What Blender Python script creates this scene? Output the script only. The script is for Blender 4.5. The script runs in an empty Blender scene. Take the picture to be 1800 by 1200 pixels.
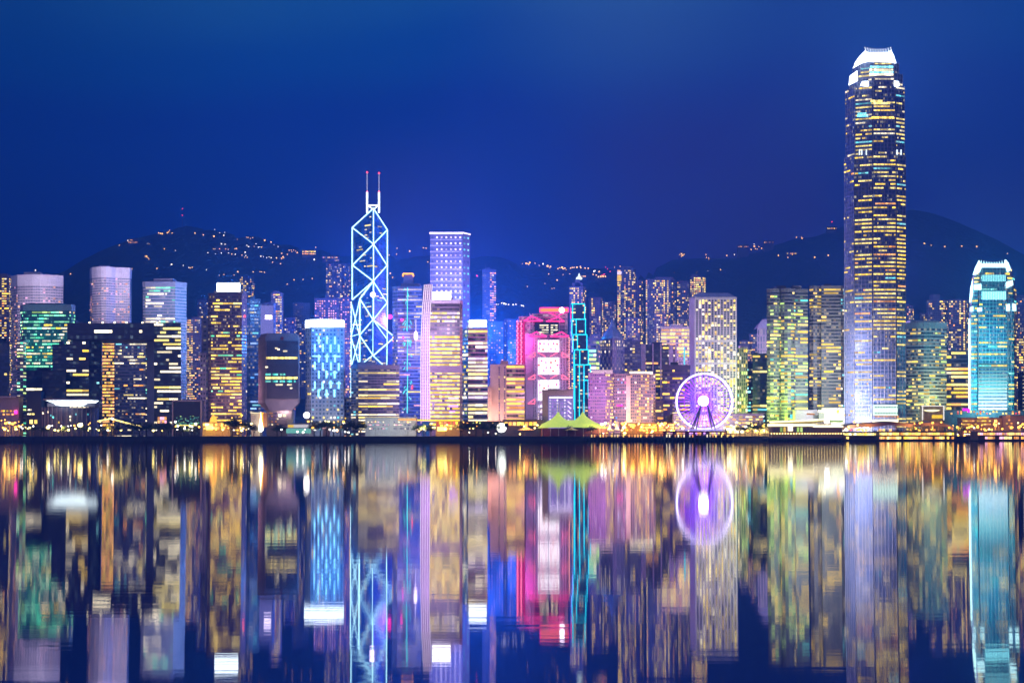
import bpy, math, random
from mathutils import Vector, noise
R = math.radians
S = bpy.context.scene
COL = S.collection
# ------------------------------------------------------------------ camera (harbour steps, lens shifted so verticals stay upright)
F, HZ, ZC = 2600.0, 760.0, 8.0           # focal length in photo pixels, horizon row, eye height
def X(px, Y): return (px - 900.0) / F * Y
def Z(py, Y): return ZC + (HZ - py) / F * Y
cam = bpy.data.cameras.new('camera'); co = bpy.data.objects.new('camera', cam); COL.objects.link(co)
cam.sensor_width = 36; cam.lens = 36 * F / 1800; cam.shift_y = (HZ - 600) / 1800
cam.clip_start = .5; cam.clip_end = 30000
co.location = (0, 0, ZC); co.rotation_euler = (R(90), 0, 0)
S.camera = co
# ------------------------------------------------------------------ night sky: deep blue, lighter overhead cloud, purple city glow low down
SKY = .72
w = bpy.data.worlds.new('World'); S.world = w; w.use_nodes = True
nt = w.node_tree; nt.nodes.clear()
def N(t, **k):
    n = nt.nodes.new(t)
    for a, b in k.items(): setattr(n, a, b)
    return n
def Lk(a, b): nt.links.new(a, b)
def ramp(stops, fac, interp='EASE'):
    n = N('ShaderNodeValToRGB'); e = n.color_ramp.elements; n.color_ramp.interpolation = interp
    while len(e) < len(stops): e.new(.5)
    for q, (p, c) in zip(e, stops): q.position = p; q.color = (*c, 1)
    Lk(fac, n.inputs[0]); return n.outputs[0]
def math_(op, a, b=None, clamp=False):
    n = N('ShaderNodeMath', operation=op, use_clamp=clamp)
    for i, v in enumerate((a, b)):
        if v is None: continue
        if isinstance(v, (int, float)): n.inputs[i].default_value = v
        else: Lk(v, n.inputs[i])
    return n.outputs[0]
def mix(f, a, b, t='MIX'):
    n = N('ShaderNodeMix', data_type='RGBA', blend_type=t)
    for s, v in ((0, f), (6, a), (7, b)):
        if isinstance(v, (int, float)): n.inputs[s].default_value = v
        elif isinstance(v, tuple): n.inputs[s].default_value = (*v, 1)
        else: Lk(v, n.inputs[s])
    return n.outputs[2]
tc = N('ShaderNodeTexCoord'); sp = N('ShaderNodeSeparateXYZ'); Lk(tc.outputs['Generated'], sp.inputs[0])
cl = N('ShaderNodeTexNoise'); cl.inputs['Scale'].default_value = 2.2; cl.inputs['Detail'].default_value = 3; cl.inputs['Roughness'].default_value = .45
mp = N('ShaderNodeMapping'); mp.inputs['Scale'].default_value = (1, 1, 2.6); mp.inputs['Location'].default_value = (.35, .2, .1)
Lk(tc.outputs['Generated'], mp.inputs[0]); Lk(mp.outputs[0], cl.inputs[0])
el = math_('ADD', sp.outputs[2], math_('MULTIPLY', math_('SUBTRACT', cl.outputs[0], .5), .16))
base = ramp([(0, (.001, .022, .20)), (.12, (.0003, .022, .23)), (.20, (.0002, .034, .28)), (.25, (.0006, .064, .32)), (.31, (.012, .120, .36)), (.6, (.01, .06, .28))], el)
az = ramp([(0, (0, 0, 0)), (.42, (.0, .0, .0)), (.50, (.35,) * 3), (.60, (1, 1, 1)), (.68, (.9,) * 3), (.74, (.3,) * 3), (1, (0, 0, 0))], math_('ADD', math_('MULTIPLY', sp.outputs[0], 1.0), .5))
lowm = ramp([(0, (1, 1, 1)), (.10, (1, 1, 1)), (.24, (.25,) * 3), (.32, (0, 0, 0))], el)
sky = mix(math_('MULTIPLY', math_('MULTIPLY', az, lowm), .92), base, (.046, .026, .125))
# brighter pool of light in the cloud above the tallest tower, and a pale glow low on the far right
def pool(c, r0):
    d = N('ShaderNodeVectorMath', operation='DISTANCE'); Lk(tc.outputs['Generated'], d.inputs[0])
    v = Vector(c).normalized(); d.inputs[1].default_value = v
    return ramp([(0, (1, 1, 1)), (1, (0, 0, 0))], math_('DIVIDE', d.outputs[1], r0), 'EASE')
def pdir(px, py): return ((px - 900) / F, 1, (HZ - py) / F)
sky = mix(math_('MULTIPLY', pool(pdir(1560, 20), .15), .5), sky, (.030, .090, .34))
sky = mix(math_('MULTIPLY', pool(pdir(1100, -70), .13), .6), sky, (.05, .16, .42))
sky = mix(math_('MULTIPLY', pool(pdir(1770, 470), .09), .6), sky, (.045, .085, .34))
sky = mix(math_('MULTIPLY', pool(pdir(720, 430), .09), .7), sky, (.050, .045, .36))
sky = mix(math_('MULTIPLY', pool(pdir(-80, 60), .24), .5), sky, (.0, .022, .13))
bg = N('ShaderNodeBackground'); Lk(sky, bg.inputs[0]); bg.inputs[1].default_value = SKY
out = N('ShaderNodeOutputWorld'); Lk(bg.outputs[0], out.inputs[0])
# ------------------------------------------------------------------ the glow of the city on the viewer's side of the harbour
sun = bpy.data.lights.new('city_glow', 'SUN'); so = bpy.data.objects.new('city_glow', sun); COL.objects.link(so)
sun.energy = .42; sun.angle = R(50); sun.color = (.85, .66, 1.0); so.rotation_euler = (R(72), 0, R(-14))
# ------------------------------------------------------------------ exposure and sampling
S.view_settings.view_transform = 'Standard'; S.view_settings.look = 'None'
S.view_settings.exposure = .5; S.view_settings.gamma = 1
cy = S.cycles
cy.use_denoising = True; cy.max_bounces = 4; cy.diffuse_bounces = 1; cy.glossy_bounces = 3; cy.transmission_bounces = 2
cy.volume_bounces = 0; cy.sample_clamp_indirect = 6; cy.use_light_tree = True; cy.caustics_reflective = False
# ------------------------------------------------------------------ helpers
ORI = {}
class MB:
    """collects faces; build() links them as ONE mesh object"""
    def __init__(s): s.v = []; s.f = []; s.uv = []; s.m = []
    def face(s, pts, m=0, uv=None):
        i = len(s.v); s.v += [tuple(p) for p in pts]; s.f.append(tuple(range(i, i + len(pts)))); s.m.append(m)
        s.uv += uv if uv else [(0, 0)] * len(pts)
    def wall(s, p, q, z0, z1, nb=0, nf=0, m=0, z0b=None, z1b=None):
        z0b = z0 if z0b is None else z0b; z1b = z1 if z1b is None else z1b
        s.face([(p[0], p[1], z0), (q[0], q[1], z0b), (q[0], q[1], z1b), (p[0], p[1], z1)], m, [(0, 0), (nb, 0), (nb, nf), (0, nf)])
    def prism(s, poly, z0, z1, m=0, capm=None, bottom=False):
        n = len(poly); capm = m if capm is None else capm
        for i in range(n): s.wall(poly[i], poly[(i + 1) % n], z0, z1, m=m)
        s.face([(x, y, z1) for x, y in poly], capm)
        if bottom: s.face([(x, y, z0) for x, y in reversed(poly)], capm)
    def box(s, x0, x1, y0, y1, z0, z1, m=0):
        s.prism([(x0, y0), (x1, y0), (x1, y1), (x0, y1)], z0, z1, m, bottom=True)
    def tube(s, p, q, r, n=6, m=0, r2=None):
        p, q = Vector(p), Vector(q); d = (q - p).normalized(); r2 = r if r2 is None else r2
        a = d.orthogonal().normalized(); b = d.cross(a)
        c = [(a * math.cos(2 * math.pi * k / n) + b * math.sin(2 * math.pi * k / n)) for k in range(n)]
        for k in range(n):
            e = c[(k + 1) % n]; s.face([p + c[k] * r, p + e * r, q + e * r2, q + c[k] * r2], m)
        s.face([p + v * r for v in reversed(c)], m); s.face([q + v * r2 for v in c], m)
    def lathe(s, c, prof, n=10, m=0, sx=1, sy=1):
        c = Vector(c)
        for (r0, z0), (r1, z1) in zip(prof, prof[1:]):
            for k in range(n):
                a, b = 2 * math.pi * k / n, 2 * math.pi * (k + 1) / n
                P = lambda r, t, z: c + Vector((r * sx * math.cos(t), r * sy * math.sin(t), z))
                s.face([P(r0, a, z0), P(r0, b, z0), P(r1, b, z1), P(r1, a, z1)], m)
    def ball(s, c, r, n=8, m=0, sz=1):
        s.lathe(c, [(r * math.sin(math.pi * k / 6), -r * sz * math.cos(math.pi * k / 6)) for k in range(7)], n, m)
    def build(s, name, mats, parent=None, smooth=False, kind=None):
        o0 = ORI.get(parent.name, Vector()) if parent else Vector()
        me = bpy.data.meshes.new(name)
        me.from_pydata([(a - o0[0], b - o0[1], c - o0[2]) for a, b, c in s.v], [], s.f)
        for mt in (mats if isinstance(mats, (list, tuple)) else [mats]): me.materials.append(mt)
        uvl = me.uv_layers.new(name='UVMap').data
        uvl.foreach_set('uv', [t for u in s.uv for t in u])
        me.polygons.foreach_set('material_index', s.m)
        if smooth: me.polygons.foreach_set('use_smooth', [True] * len(s.f))
        me.update()
        ob = bpy.data.objects.new(name, me); COL.objects.link(ob)
        if parent: ob.parent = parent; ORI[ob.name] = o0
        if kind: ob['kind'] = kind
        return ob
def thing(name, label, cat, loc, group=None):
    o = bpy.data.objects.new(name, None); COL.objects.link(o); o.location = loc; ORI[o.name] = Vector(loc)
    o['label'] = label; o['category'] = cat; o.empty_display_size = 1
    if group: o['group'] = group
    return o
def copy_thing(root, loc, scale=1, rz=0, label=None, group=None):
    r = root.copy(); COL.objects.link(r); r.location = loc; r.scale = (scale,) * 3; r.rotation_euler = (0, 0, rz)
    if label: r['label'] = label
    if group: r['group'] = group
    for ch in list(root.children):
        c = ch.copy(); COL.objects.link(c); c.parent = r
        for g in ch.children:
            d = g.copy(); COL.objects.link(d); d.parent = c
    return r
# ------------------------------------------------------------------ materials
MAT = {}
def newmat(name):
    global nt
    m = bpy.data.materials.new(name); m.use_nodes = True; nt = m.node_tree; nt.nodes.clear(); return m
def principled(col, rough=.6, metal=0, spec=.5):
    p = N('ShaderNodeBsdfPrincipled'); o = N('ShaderNodeOutputMaterial'); Lk(p.outputs[0], o.inputs[0])
    if isinstance(col, tuple): p.inputs['Base Color'].default_value = (*col, 1)
    else: Lk(col, p.inputs['Base Color'])
    p.inputs['Roughness'].default_value = rough; p.inputs['Metallic'].default_value = metal
    p.inputs['Specular IOR Level'].default_value = spec
    return p
def plain(col, rough=.65, metal=0, var=.25, scale=.15):
    k = ('p', col, rough, metal)
    if k in MAT: return MAT[k]
    m = newmat('surface'); t = N('ShaderNodeTexCoord'); n = N('ShaderNodeTexNoise'); n.inputs['Scale'].default_value = scale; n.inputs['Detail'].default_value = 4
    Lk(t.outputs['Object'], n.inputs[0])
    c = mix(n.outputs[0], tuple(v * (1 - var) for v in col), tuple(min(1, v * (1 + var)) for v in col))
    principled(c, rough, metal); MAT[k] = m; return m
def rnd01():
    oi = N('ShaderNodeObjectInfo'); g = N('ShaderNodeNewGeometry')
    return math_('FRACT', math_('ADD', oi.outputs['Random'], g.outputs['Random Per Island']))
EM = {'yel': (1, .63, .03), 'ora': (1, .36, .04), 'wht': (1, .86, .55), 'ivo': (1, .76, .16), 'grn': (.10, .85, .45), 'cyn': (.16, .85, 1), 'blu': (.10, .38, 1), 'teal': (.1, .9, .8),
      'pnk': (1, .42, .62), 'mag': (1, .03, .35), 'red': (1, .04, .06), 'vio': (.55, .22, 1), 'lav': (.85, .7, 1), 'lime': (.6, 1, .2)}
def lit(key):
    """a lit window: key 'yel' or 'yel:0.6'; brightness differs from pane to pane"""
    k = ('l', key)
    if k in MAT: return MAT[k]
    c, _, s = key.partition(':'); s = float(s or 1) * 1.8; col = EM[c]
    m = newmat('lit_window'); r = rnd01()
    e = N('ShaderNodeEmission'); Lk(math_('ADD', math_('MULTIPLY', r, 1.15 * s), .38 * s), e.inputs[1])
    Lk(mix(math_('FRACT', math_('MULTIPLY', r, 7.3)), tuple(col), tuple(min(1, v * .75 + .25 * w_) for v, w_ in zip(col, (1, .8, .5)))), e.inputs[0])
    o = N('ShaderNodeOutputMaterial'); Lk(e.outputs[0], o.inputs[0])
    try: m.cycles.emission_sampling = 'NONE'
    except Exception: pass
    MAT[k] = m; return m
def glow(col, st, sample=False):
    k = ('g', col, st, sample)
    if k in MAT: return MAT[k]
    m = newmat('lamp_or_wash_glow'); e = N('ShaderNodeEmission'); e.inputs[0].default_value = (*(EM[col] if isinstance(col, str) else col), 1); e.inputs[1].default_value = st
    o = N('ShaderNodeOutputMaterial'); Lk(e.outputs[0], o.inputs[0])
    if not sample: m.cycles.emission_sampling = 'NONE'
    MAT[k] = m; return m
def fac(wall, glass=(.02, .03, .06), wf=.8, hf=.5, rough=.7, grough=.3, dim=1.0, dimcol=(1, .72, .30)):
    """facade: UV counts bays (u) and storeys (v); glass inside the opening, wall elsewhere"""
    k = ('f', wall, glass, wf, hf, rough, dim, dimcol)
    if k in MAT: return MAT[k]
    m = newmat('facade'); u = N('ShaderNodeUVMap'); s = N('ShaderNodeSeparateXYZ'); Lk(u.outputs[0], s.inputs[0])
    def inside(o, f): return math_('LESS_THAN', math_('ABSOLUTE', math_('SUBTRACT', math_('FRACT', o), .5)), f / 2)
    mask = math_('MULTIPLY', inside(s.outputs[0], wf), inside(s.outputs[1], hf))
    cell = N('ShaderNodeTexWhiteNoise', noise_dimensions='2D'); fl = N('ShaderNodeVectorMath', operation='FLOOR'); Lk(u.outputs[0], fl.inputs[0]); Lk(fl.outputs[0], cell.inputs['Vector'])
    gl = mix(cell.outputs[0], tuple(v * .5 for v in glass), tuple(min(1, v * 1.9) for v in glass))
    t = N('ShaderNodeTexCoord'); n = N('ShaderNodeTexNoise'); n.inputs['Scale'].default_value = .05; n.inputs['Detail'].default_value = 5; Lk(t.outputs['Object'], n.inputs[0])
    wl = mix(n.outputs[0], tuple(v * .72 for v in wall), tuple(min(1, v * 1.25) for v in wall))
    p = principled(mix(mask, wl, gl)); Lk(math_('SUBTRACT', rough, math_('MULTIPLY', mask, rough - grough)), p.inputs['Roughness'])
    if dim:                                    # rooms left dimly lit behind the glass, one by one
        sc = N('ShaderNodeSeparateXYZ'); Lk(cell.outputs['Color'], sc.inputs[0])
        on = math_('POWER', math_('MAXIMUM', math_('MULTIPLY', math_('SUBTRACT', sc.outputs[1], .5), 2.0), 0.0), 3.2)
        Lk(math_('MULTIPLY', math_('MULTIPLY', on, mask), .5 * dim), p.inputs['Emission Strength'])
        Lk(mix(sc.outputs[2], dimcol, tuple(min(1, .45 * v + .5 * q) for v, q in zip(dimcol, (.7, .9, 1)))), p.inputs['Emission Color']); m.cycles.emission_sampling = 'NONE'
    MAT[k] = m; return m
# ------------------------------------------------------------------ windows and towers
WIN = {}
def winmesh(key):
    if key in WIN: return WIN[key]
    b = MB(); a = .5
    b.face([(-a, -1, -a), (a, -1, -a), (a, -1, a), (-a, -1, a)]); b.face([(-a, 0, -a), (-a, -1, -a), (-a, -1, a), (-a, 0, a)])
    b.face([(a, -1, -a), (a, 0, -a), (a, 0, a), (a, -1, a)]); b.face([(-a, -1, a), (a, -1, a), (a, 0, a), (-a, 0, a)]); b.face([(-a, 0, -a), (a, 0, -a), (a, -1, -a), (-a, -1, -a)])
    # one closed island: weld
    o = b.build('window', lit(key) if key in EM or ':' in key else key); me = o.data; bpy.data.objects.remove(o)
    import bmesh
    bm = bmesh.new(); bm.from_mesh(me); bmesh.ops.remove_doubles(bm, verts=bm.verts, dist=1e-5); bm.to_mesh(me); bm.free()
    WIN[key] = me; return me
def place_windows(root, specs, name='window', most=100):
    """specs: (x,y,z, w,h,d, angle, key). The 100 that show largest are parts; the rest are ONE part of kind stuff"""
    o0 = ORI[root.name]; specs = sorted(specs, key=lambda q: -q[3] * q[4])
    for (x, y, z, w_, h, d, a, key) in specs[:most]:
        o = bpy.data.objects.new(name, winmesh(key)); COL.objects.link(o); o.parent = root
        o.location = (x - o0[0], y - o0[1], z - o0[2]); o.rotation_euler = (0, 0, a); o.scale = (w_, d, h)
    rest = specs[most:]
    if rest:
        keys = sorted({q[7] for q in rest}); b = MB(); vs = []; fs = []; ms = []
        for (x, y, z, w_, h, d, a, key) in rest:
            src = winmesh(key); i = len(vs); c, s = math.cos(a), math.sin(a)
            for v in src.vertices:
                px, py, pz = v.co.x * w_, v.co.y * d, v.co.z * h
                vs.append((x - o0[0] + c * px - s * py, y - o0[1] + s * px + c * py, z - o0[2] + pz))
            for p in src.polygons: fs.append(tuple(i + k for k in p.vertices)); ms.append(keys.index(key))
        me = bpy.data.meshes.new(name); me.from_pydata(vs, [], fs)
        for k in keys: me.materials.append(lit(k))
        me.polygons.foreach_set('material_index', ms); me.update()
        o = bpy.data.objects.new(name, me); COL.objects.link(o); o.parent = root; o['kind'] = 'stuff'
def pick(r, mats):
    t = r.random() * sum(w_ for _, w_ in mats)
    for k, w_ in mats:
        t -= w_
        if t <= 0: return k
    return mats[-1][0]
def fval(p, t): return p(t) if callable(p) else p
def office(pf, pr, mats, stay=.82):
    """whole storeys lit in long runs"""
    def g(nf, nb, r):
        out = []
        for f in range(nf):
            row = [None] * nb
            if r.random() < fval(pf, (f + .5) / nf):
                k = pick(r, mats); q = fval(pr, (f + .5) / nf) * r.uniform(.5, 1.4); on = r.random() < q
                for b in range(nb):
                    if r.random() > stay: on = r.random() < q; k = pick(r, mats) if r.random() < .3 else k
                    row[b] = k if on else None
            out.append(row)
        return out
    return g
def cells(p, mats, colp=None):
    """single rooms lit at random; colp: some bays busier than others"""
    def g(nf, nb, r):
        cb = [r.choice(colp) if colp else 1 for _ in range(nb)]
        return [[pick(r, mats) if r.random() < fval(p, (f + .5) / nf) * cb[b] else None for b in range(nb)] for f in range(nf)]
    return g
def specs_for(p, q, z0, z1, nf, nb, wf, hf, grid, merge, d=.25):
    L = math.hypot(q[0] - p[0], q[1] - p[1]); a = math.atan2(q[1] - p[1], q[0] - p[0]); ux, uy = (q[0] - p[0]) / L, (q[1] - p[1]) / L
    bw, fh = L / nb, (z1 - z0) / nf; out = []
    for f in range(nf):
        b = 0
        while b < nb:
            k = grid[f][b]
            if k is None: b += 1; continue
            e = b + 1
            while merge and e < nb and grid[f][e] == k and e - b < merge: e += 1
            w_ = (e - b) * bw - bw * (1 - wf); c = (b + e) / 2 * bw
            out.append((p[0] + ux * c, p[1] + uy * c, z0 + (f + .5) * fh, w_, fh * hf * .92, d, a, k)); b = e
    return out
GZ = 4.0
def chain_pts(chain, Y): return [(X(px, Y + dy), Y + dy) for px, dy in chain]
def closed(pts, depth):
    """back corners; the flanks recede along the view so that a tower keeps its silhouette from the harbour"""
    yb = max(p[1] for p in pts) + depth; (x0, y0), (x1, y1) = pts[0], pts[-1]; e = (x1 - x0) * .015
    return pts + [(min(x1, x1 * yb / y1) - e, yb), (max(x0, x0 * yb / y0) + e, yb)]
def grow(poly, m):
    cx = sum(p[0] for p in poly) / len(poly); cyy = sum(p[1] for p in poly) / len(poly)
    return [(x + (m if x > cx else -m), y + (m if y > cyy else -m)) for x, y in poly]
SEED = [11]
def T(name, label, chain, top, Y, wall=(.3, .28, .3), glass=(.02, .03, .06), fh=3.6, bw=3.0, wf=.8, hf=.5, lit_=None, cap=0, capcol=None, merge=3, depth=30, cat='tower',
      group=None, base=None, zb=None, plant=(), faces=None, sill=0, rough=.7, roofcol=None, dim=1.0, dimcol=(1, .72, .30)):
    """a tower whose visible front is chain [(px, dY) left to right]; returns its root"""
    pts = chain_pts(chain, Y); z1 = Z(top, Y); zb = terrain(pts[0][0], Y) - 2 if zb is None else zb
    ztop = z1; s = Y / F
    root = thing(name, label, cat, (sum(p[0] for p in pts) / len(pts), Y, zb), group)
    zc = z1 - cap * s; zw0 = zb + sill * s
    poly = closed(pts, depth); b = MB(); r = random.Random(SEED[0]); SEED[0] += 7; sp_ = []
    nf = max(1, round((zc - zw0) / fh))
    for i in range(len(poly)):
        p, q = poly[i], poly[(i + 1) % len(poly)]; L = math.hypot(q[0] - p[0], q[1] - p[1]); nb = max(1, round(L / bw))
        b.wall(p, q, zw0, zc, nb, nf)
        if sill: b.wall(p, q, zb, zw0)
        if lit_ and i < len(pts) - 1 and (faces is None or i in faces) and L > 1.2:
            g = lit_.get(i) if isinstance(lit_, dict) else lit_
            if g: sp_ += specs_for(p, q, zw0, zc, nf, nb, wf, hf, g(nf, nb, r), merge)
    b.face([(x, y, zc) for x, y in poly])
    b.build('wall', fac(wall, glass, wf, hf, rough, .3, dim, dimcol), root)
    c = MB(); rc = capcol or tuple(v * .8 for v in wall)
    if cap: c.prism(grow(poly, .35), zc, z1)
    else: c.prism(grow(poly, .25), zc + .003, zc + 1.2)
    c.build('parapet', plain(rc, .7), root)
    if not plant and len(pts) > 1:                       # lift housings, tanks and a mast on the roof
        xa, xb = pts[0][0], pts[-1][0]; k = MB(); u0 = r.uniform(.12, .4); u1 = u0 + r.uniform(.2, .4); k.box(xa + (xb - xa) * u0, xa + (xb - xa) * u1, Y + 9, Y + 9 + depth * .3, z1 - .3, z1 + r.uniform(2, 4.2)); k.build('plant_room', plain(tuple(v * .7 for v in wall), .8), root)
        if r.random() < .55: k = MB(); xm = xa + (xb - xa) * r.uniform(.2, .85); k.tube((xm, Y + 10, z1 - .3), (xm, Y + 10, z1 + r.uniform(5, 10)), .16, 5); k.build('roof_mast', plain((.3, .28, .32)), root)
    for (a0, a1, t) in plant:
        k = MB(); k.box(X(a0, Y + 6), X(a1, Y + 6), Y + 6, Y + 6 + depth * .6, z1 - .5, Z(t, Y + 6)); k.build('plant_room', plain(tuple(v * .75 for v in wall), .8), root)
    if sp_: place_windows(root, sp_)
    return root
def panel(root, name, px0, px1, py0, py1, Y, mat, d=1.2, label=None):
    b = MB(); b.box(X(px0, Y), X(px1, Y), Y, Y + d, Z(py1, Y), Z(py0, Y)); o = b.build(name, mat, root)
    if label: o['label'] = label
    return o
def strip(root, name, pts, r, mat, n=6):
    b = MB()
    for p, q in zip(pts, pts[1:]): b.tube(p, q, r, n)
    return b.build(name, mat, root)
def P3(px, py, Y): return (X(px, Y), Y, Z(py, Y))
def hidden_haze_lamp(px, py, Y, power, col, r=8):
    """unseen point lamp added behind the front towers to make the haze glow"""
    l = bpy.data.lights.new('hidden_haze_lamp', 'POINT'); o = bpy.data.objects.new('hidden_haze_lamp', l); COL.objects.link(o)
    l.energy = power; l.color = col; l.shadow_soft_size = r; o.location = P3(px, py, Y)
def lamp(px, py, Y, power, col, r=1.0, tilt=0):
    """a floodlight turned towards the town: also added as unseen fill; none falls on the harbour side"""
    l = bpy.data.lights.new('fill_flood', 'SPOT'); o = bpy.data.objects.new('fill_flood', l); COL.objects.link(o)
    l.energy = power; l.color = EM[col] if isinstance(col, str) else col; l.shadow_soft_size = r; o.location = P3(px, py, Y)
    l.spot_size = R(168); l.spot_blend = .5; o.rotation_euler = (R(90 + tilt), 0, 0)
    return o
# ------------------------------------------------------------------ terrain: waterfront plain rising to wooded hills
RIDGE = [(-900, 560), (-250, 505), (0, 492), (60, 483), (110, 475), (150, 452), (215, 424), (260, 412), (290, 404), (310, 398), (365, 398), (385, 406), (440, 414), (520, 432), (560, 438), (600, 448),
         (700, 452), (760, 450), (830, 447), (880, 446), (900, 452), (915, 463), (1000, 470), (1080, 474), (1130, 482), (1150, 470), (1180, 456), (1230, 456), (1290, 449), (1340, 438),
         (1400, 416), (1440, 408), (1490, 394), (1545, 378), (1600, 366), (1640, 373), (1700, 398), (1750, 420), (1800, 447), (2050, 490), (2800, 560)]
DIST = [(-900, 3300), (300, 3300), (600, 3000), (900, 2850), (1110, 2900), (1160, 3300), (1600, 3500), (2800, 3500)]
def interp(tab, x):
    if x <= tab[0][0]: return tab[0][1]
    for (a, b), (c, d) in zip(tab, tab[1:]):
        if x <= c: return b + (d - b) * (x - a) / (c - a)
    return tab[-1][1]
SHORE, FOOT = 1450.0, 1950.0
def terrain(x, y):
    if y <= FOOT: return GZ
    px = 900 + x / y * F; yr = interp(DIST, px); zr = Z(interp(RIDGE, px), yr)
    if y <= yr: t = (y - FOOT) / (yr - FOOT); h = t ** 1.15
    else: t = 1; h = max(.25, 1 - ((y - yr) / 1500) ** 1.3)
    v = Vector((x / 260, y / 260, 3.3)); g = noise.fractal(v, 1, 2, 4) + .16 * noise.fractal(v * 7.5, 1, 2, 3)
    return GZ + (zr - GZ) * h + g * 26 * t * (1 - .75 * math.exp(-((y - yr) / 160) ** 2) * 1) - (20 * t if y > yr + 30 else 0)
def hill_hit(px, py):
    Y = FOOT + 30
    while Y < 3900:
        if Z(py, Y) <= terrain(X(px, Y), Y): return Y
        Y += 12
    return None
# ================================================================== THE SETTING
def structure(ob): ob['kind'] = 'structure'; return ob
b = MB(); cols = list(range(-1100, 3001, 14)); rows = [FOOT + 22 * k + .6 * k * k for k in range(75)]
for px in cols:
    for y in rows: b.v.append((X(px, y), y, terrain(X(px, y), y) - (.4 if y == FOOT else 0)))
nr = len(rows)
for i in range(len(cols) - 1):
    for j in range(nr - 1): b.f.append((i * nr + j, (i + 1) * nr + j, (i + 1) * nr + j + 1, i * nr + j + 1)); b.m.append(0); b.uv += [(0, 0)] * 4
m = newmat('wooded_slope'); t = N('ShaderNodeTexCoord'); n1 = N('ShaderNodeTexNoise'); n1.inputs['Scale'].default_value = .06; n1.inputs['Detail'].default_value = 6; Lk(t.outputs['Object'], n1.inputs[0])
p = principled(mix(n1.outputs[0], (.008, .016, .012), (.05, .07, .04)), .9); bp = N('ShaderNodeBump'); bp.inputs['Strength'].default_value = 1; bp.inputs['Distance'].default_value = 14; Lk(n1.outputs[0], bp.inputs['Height']); Lk(bp.outputs[0], p.inputs['Normal'])
structure(b.build('hills', m, smooth=True))
b = MB(); b.face([(-2300, SHORE, GZ), (2300, SHORE, GZ), (2300, FOOT + 60, GZ), (-2300, FOOT + 60, GZ)])
structure(b.build('ground', plain((.05, .05, .055), .85, scale=.03)))
b = MB(); b.box(-2300, 2300, SHORE - 1.2, SHORE - .003, -.6, GZ + .5)
for k in range(-110, 111): b.box(k * 10 - .5, k * 10 + .5, SHORE - 1.75, SHORE - 1.2, -.6, GZ - .2)
structure(b.build('sea_wall', plain((.07, .07, .075), .8, scale=.4)))
# harbour water: sheet bent upwards towards the viewer to stretch the mirrored shore downwards
def refl(d):                                   # depression of a water point -> elevation it mirrors (photo pixels)
    s = 5.0; return s * math.log1p(math.exp(min(60, (d - 41) / 1.42 / s))) if (d - 41) / 1.42 / s < 60 else (d - 41) / 1.42
prof = [(SHORE, 0.0)]; Yc, u = SHORE, ZC
while Yc > 3.2:
    st = Yc * .004; d = u / Yc * F; tilt = (d - min(d, refl(d))) / 2 / F
    u -= tilt * st; Yc -= st; prof.append((Yc, ZC - u))
prof = prof[::2]
b = MB(); xs = [-2300, -900, -300, 0, 300, 900, 2300]
pr = [(SHORE + 1, 0.0)] + prof + [(prof[-1][0] - 1.5, prof[-1][1]), (-25, prof[-1][1])]
for (y, z) in pr:
    for x in xs: b.v.append((x, y, z))
nx = len(xs)
for j in range(len(pr) - 1):
    for i in range(nx - 1): b.f.append(((j + 1) * nx + i, (j + 1) * nx + i + 1, j * nx + i + 1, j * nx + i)); b.m.append(0); b.uv += [(0, 0)] * 4
m = newmat('harbour_water'); t = N('ShaderNodeTexCoord'); mpn = N('ShaderNodeMapping'); mpn.inputs['Scale'].default_value = (.22, 1, 1); Lk(t.outputs['Object'], mpn.inputs[0])
n1 = N('ShaderNodeTexNoise'); n1.inputs['Scale'].default_value = 3.0; n1.inputs['Detail'].default_value = 4; Lk(mpn.outputs[0], n1.inputs[0])
bp = N('ShaderNodeBump'); bp.inputs['Strength'].default_value = .10; bp.inputs['Distance'].default_value = .0055; Lk(n1.outputs[0], bp.inputs['Height'])
gls = N('ShaderNodeBsdfGlossy', distribution='BECKMANN'); gls.inputs['Roughness'].default_value = .036; gls.inputs['Color'].default_value = (.83, .85, .9, 1); Lk(bp.outputs[0], gls.inputs['Normal'])
dif = N('ShaderNodeBsdfDiffuse'); dif.inputs['Color'].default_value = (.004, .030, .17, 1); fr = N('ShaderNodeFresnel'); fr.inputs['IOR'].default_value = 1.6; ms = N('ShaderNodeMixShader'); Lk(fr.outputs[0], ms.inputs[0]); Lk(dif.outputs[0], ms.inputs[1]); Lk(gls.outputs[0], ms.inputs[2])
o = N('ShaderNodeOutputMaterial'); Lk(ms.outputs[0], o.inputs[0])
structure(b.build('harbour_water', m, smooth=True))
# ================================================================== TOWERS, left to right
PALE = (.62, .56, .62); GREY = (.34, .33, .37); DARK = (.05, .05, .07); TAN = (.42, .36, .34)
YW = [('yel', 5), ('wht', 2), ('ora', 1)]; WW = [('wht', 5), ('ivo', 3)]; GW = [('grn', 5), ('wht', 2), ('lime:.7', 1.5), ('yel', 1)]; CW = [('cyn:.7', 3), ('wht', 2)]; RW = [('yel:.9', 4), ('ora:.9', 3), ('wht:.7', 2)]; PK = [('ora:.8', 3), ('pnk:.7', 3)]
T('apartment_tower', 'dark apartment tower with yellow windows cut by the left edge of the photo', [(-14, 0), (16, 0), (21, 14)], 488, 1930, (.22, .17, .25), fh=3.2, bw=3, lit_=cells(.34, YW, [.3, 1, 1.6]), plant=[(-4, 12, 481)], cat='apartment tower')
T('office_block', 'dark blue glass block low at the left edge below the apartment tower', [(-16, 0), (17, 0)], 600, 1640, (.06, .08, .16), (.03, .06, .16), dim=.1, wf=.96, hf=.7, lit_=cells(.012, WW), cap=3)
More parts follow.
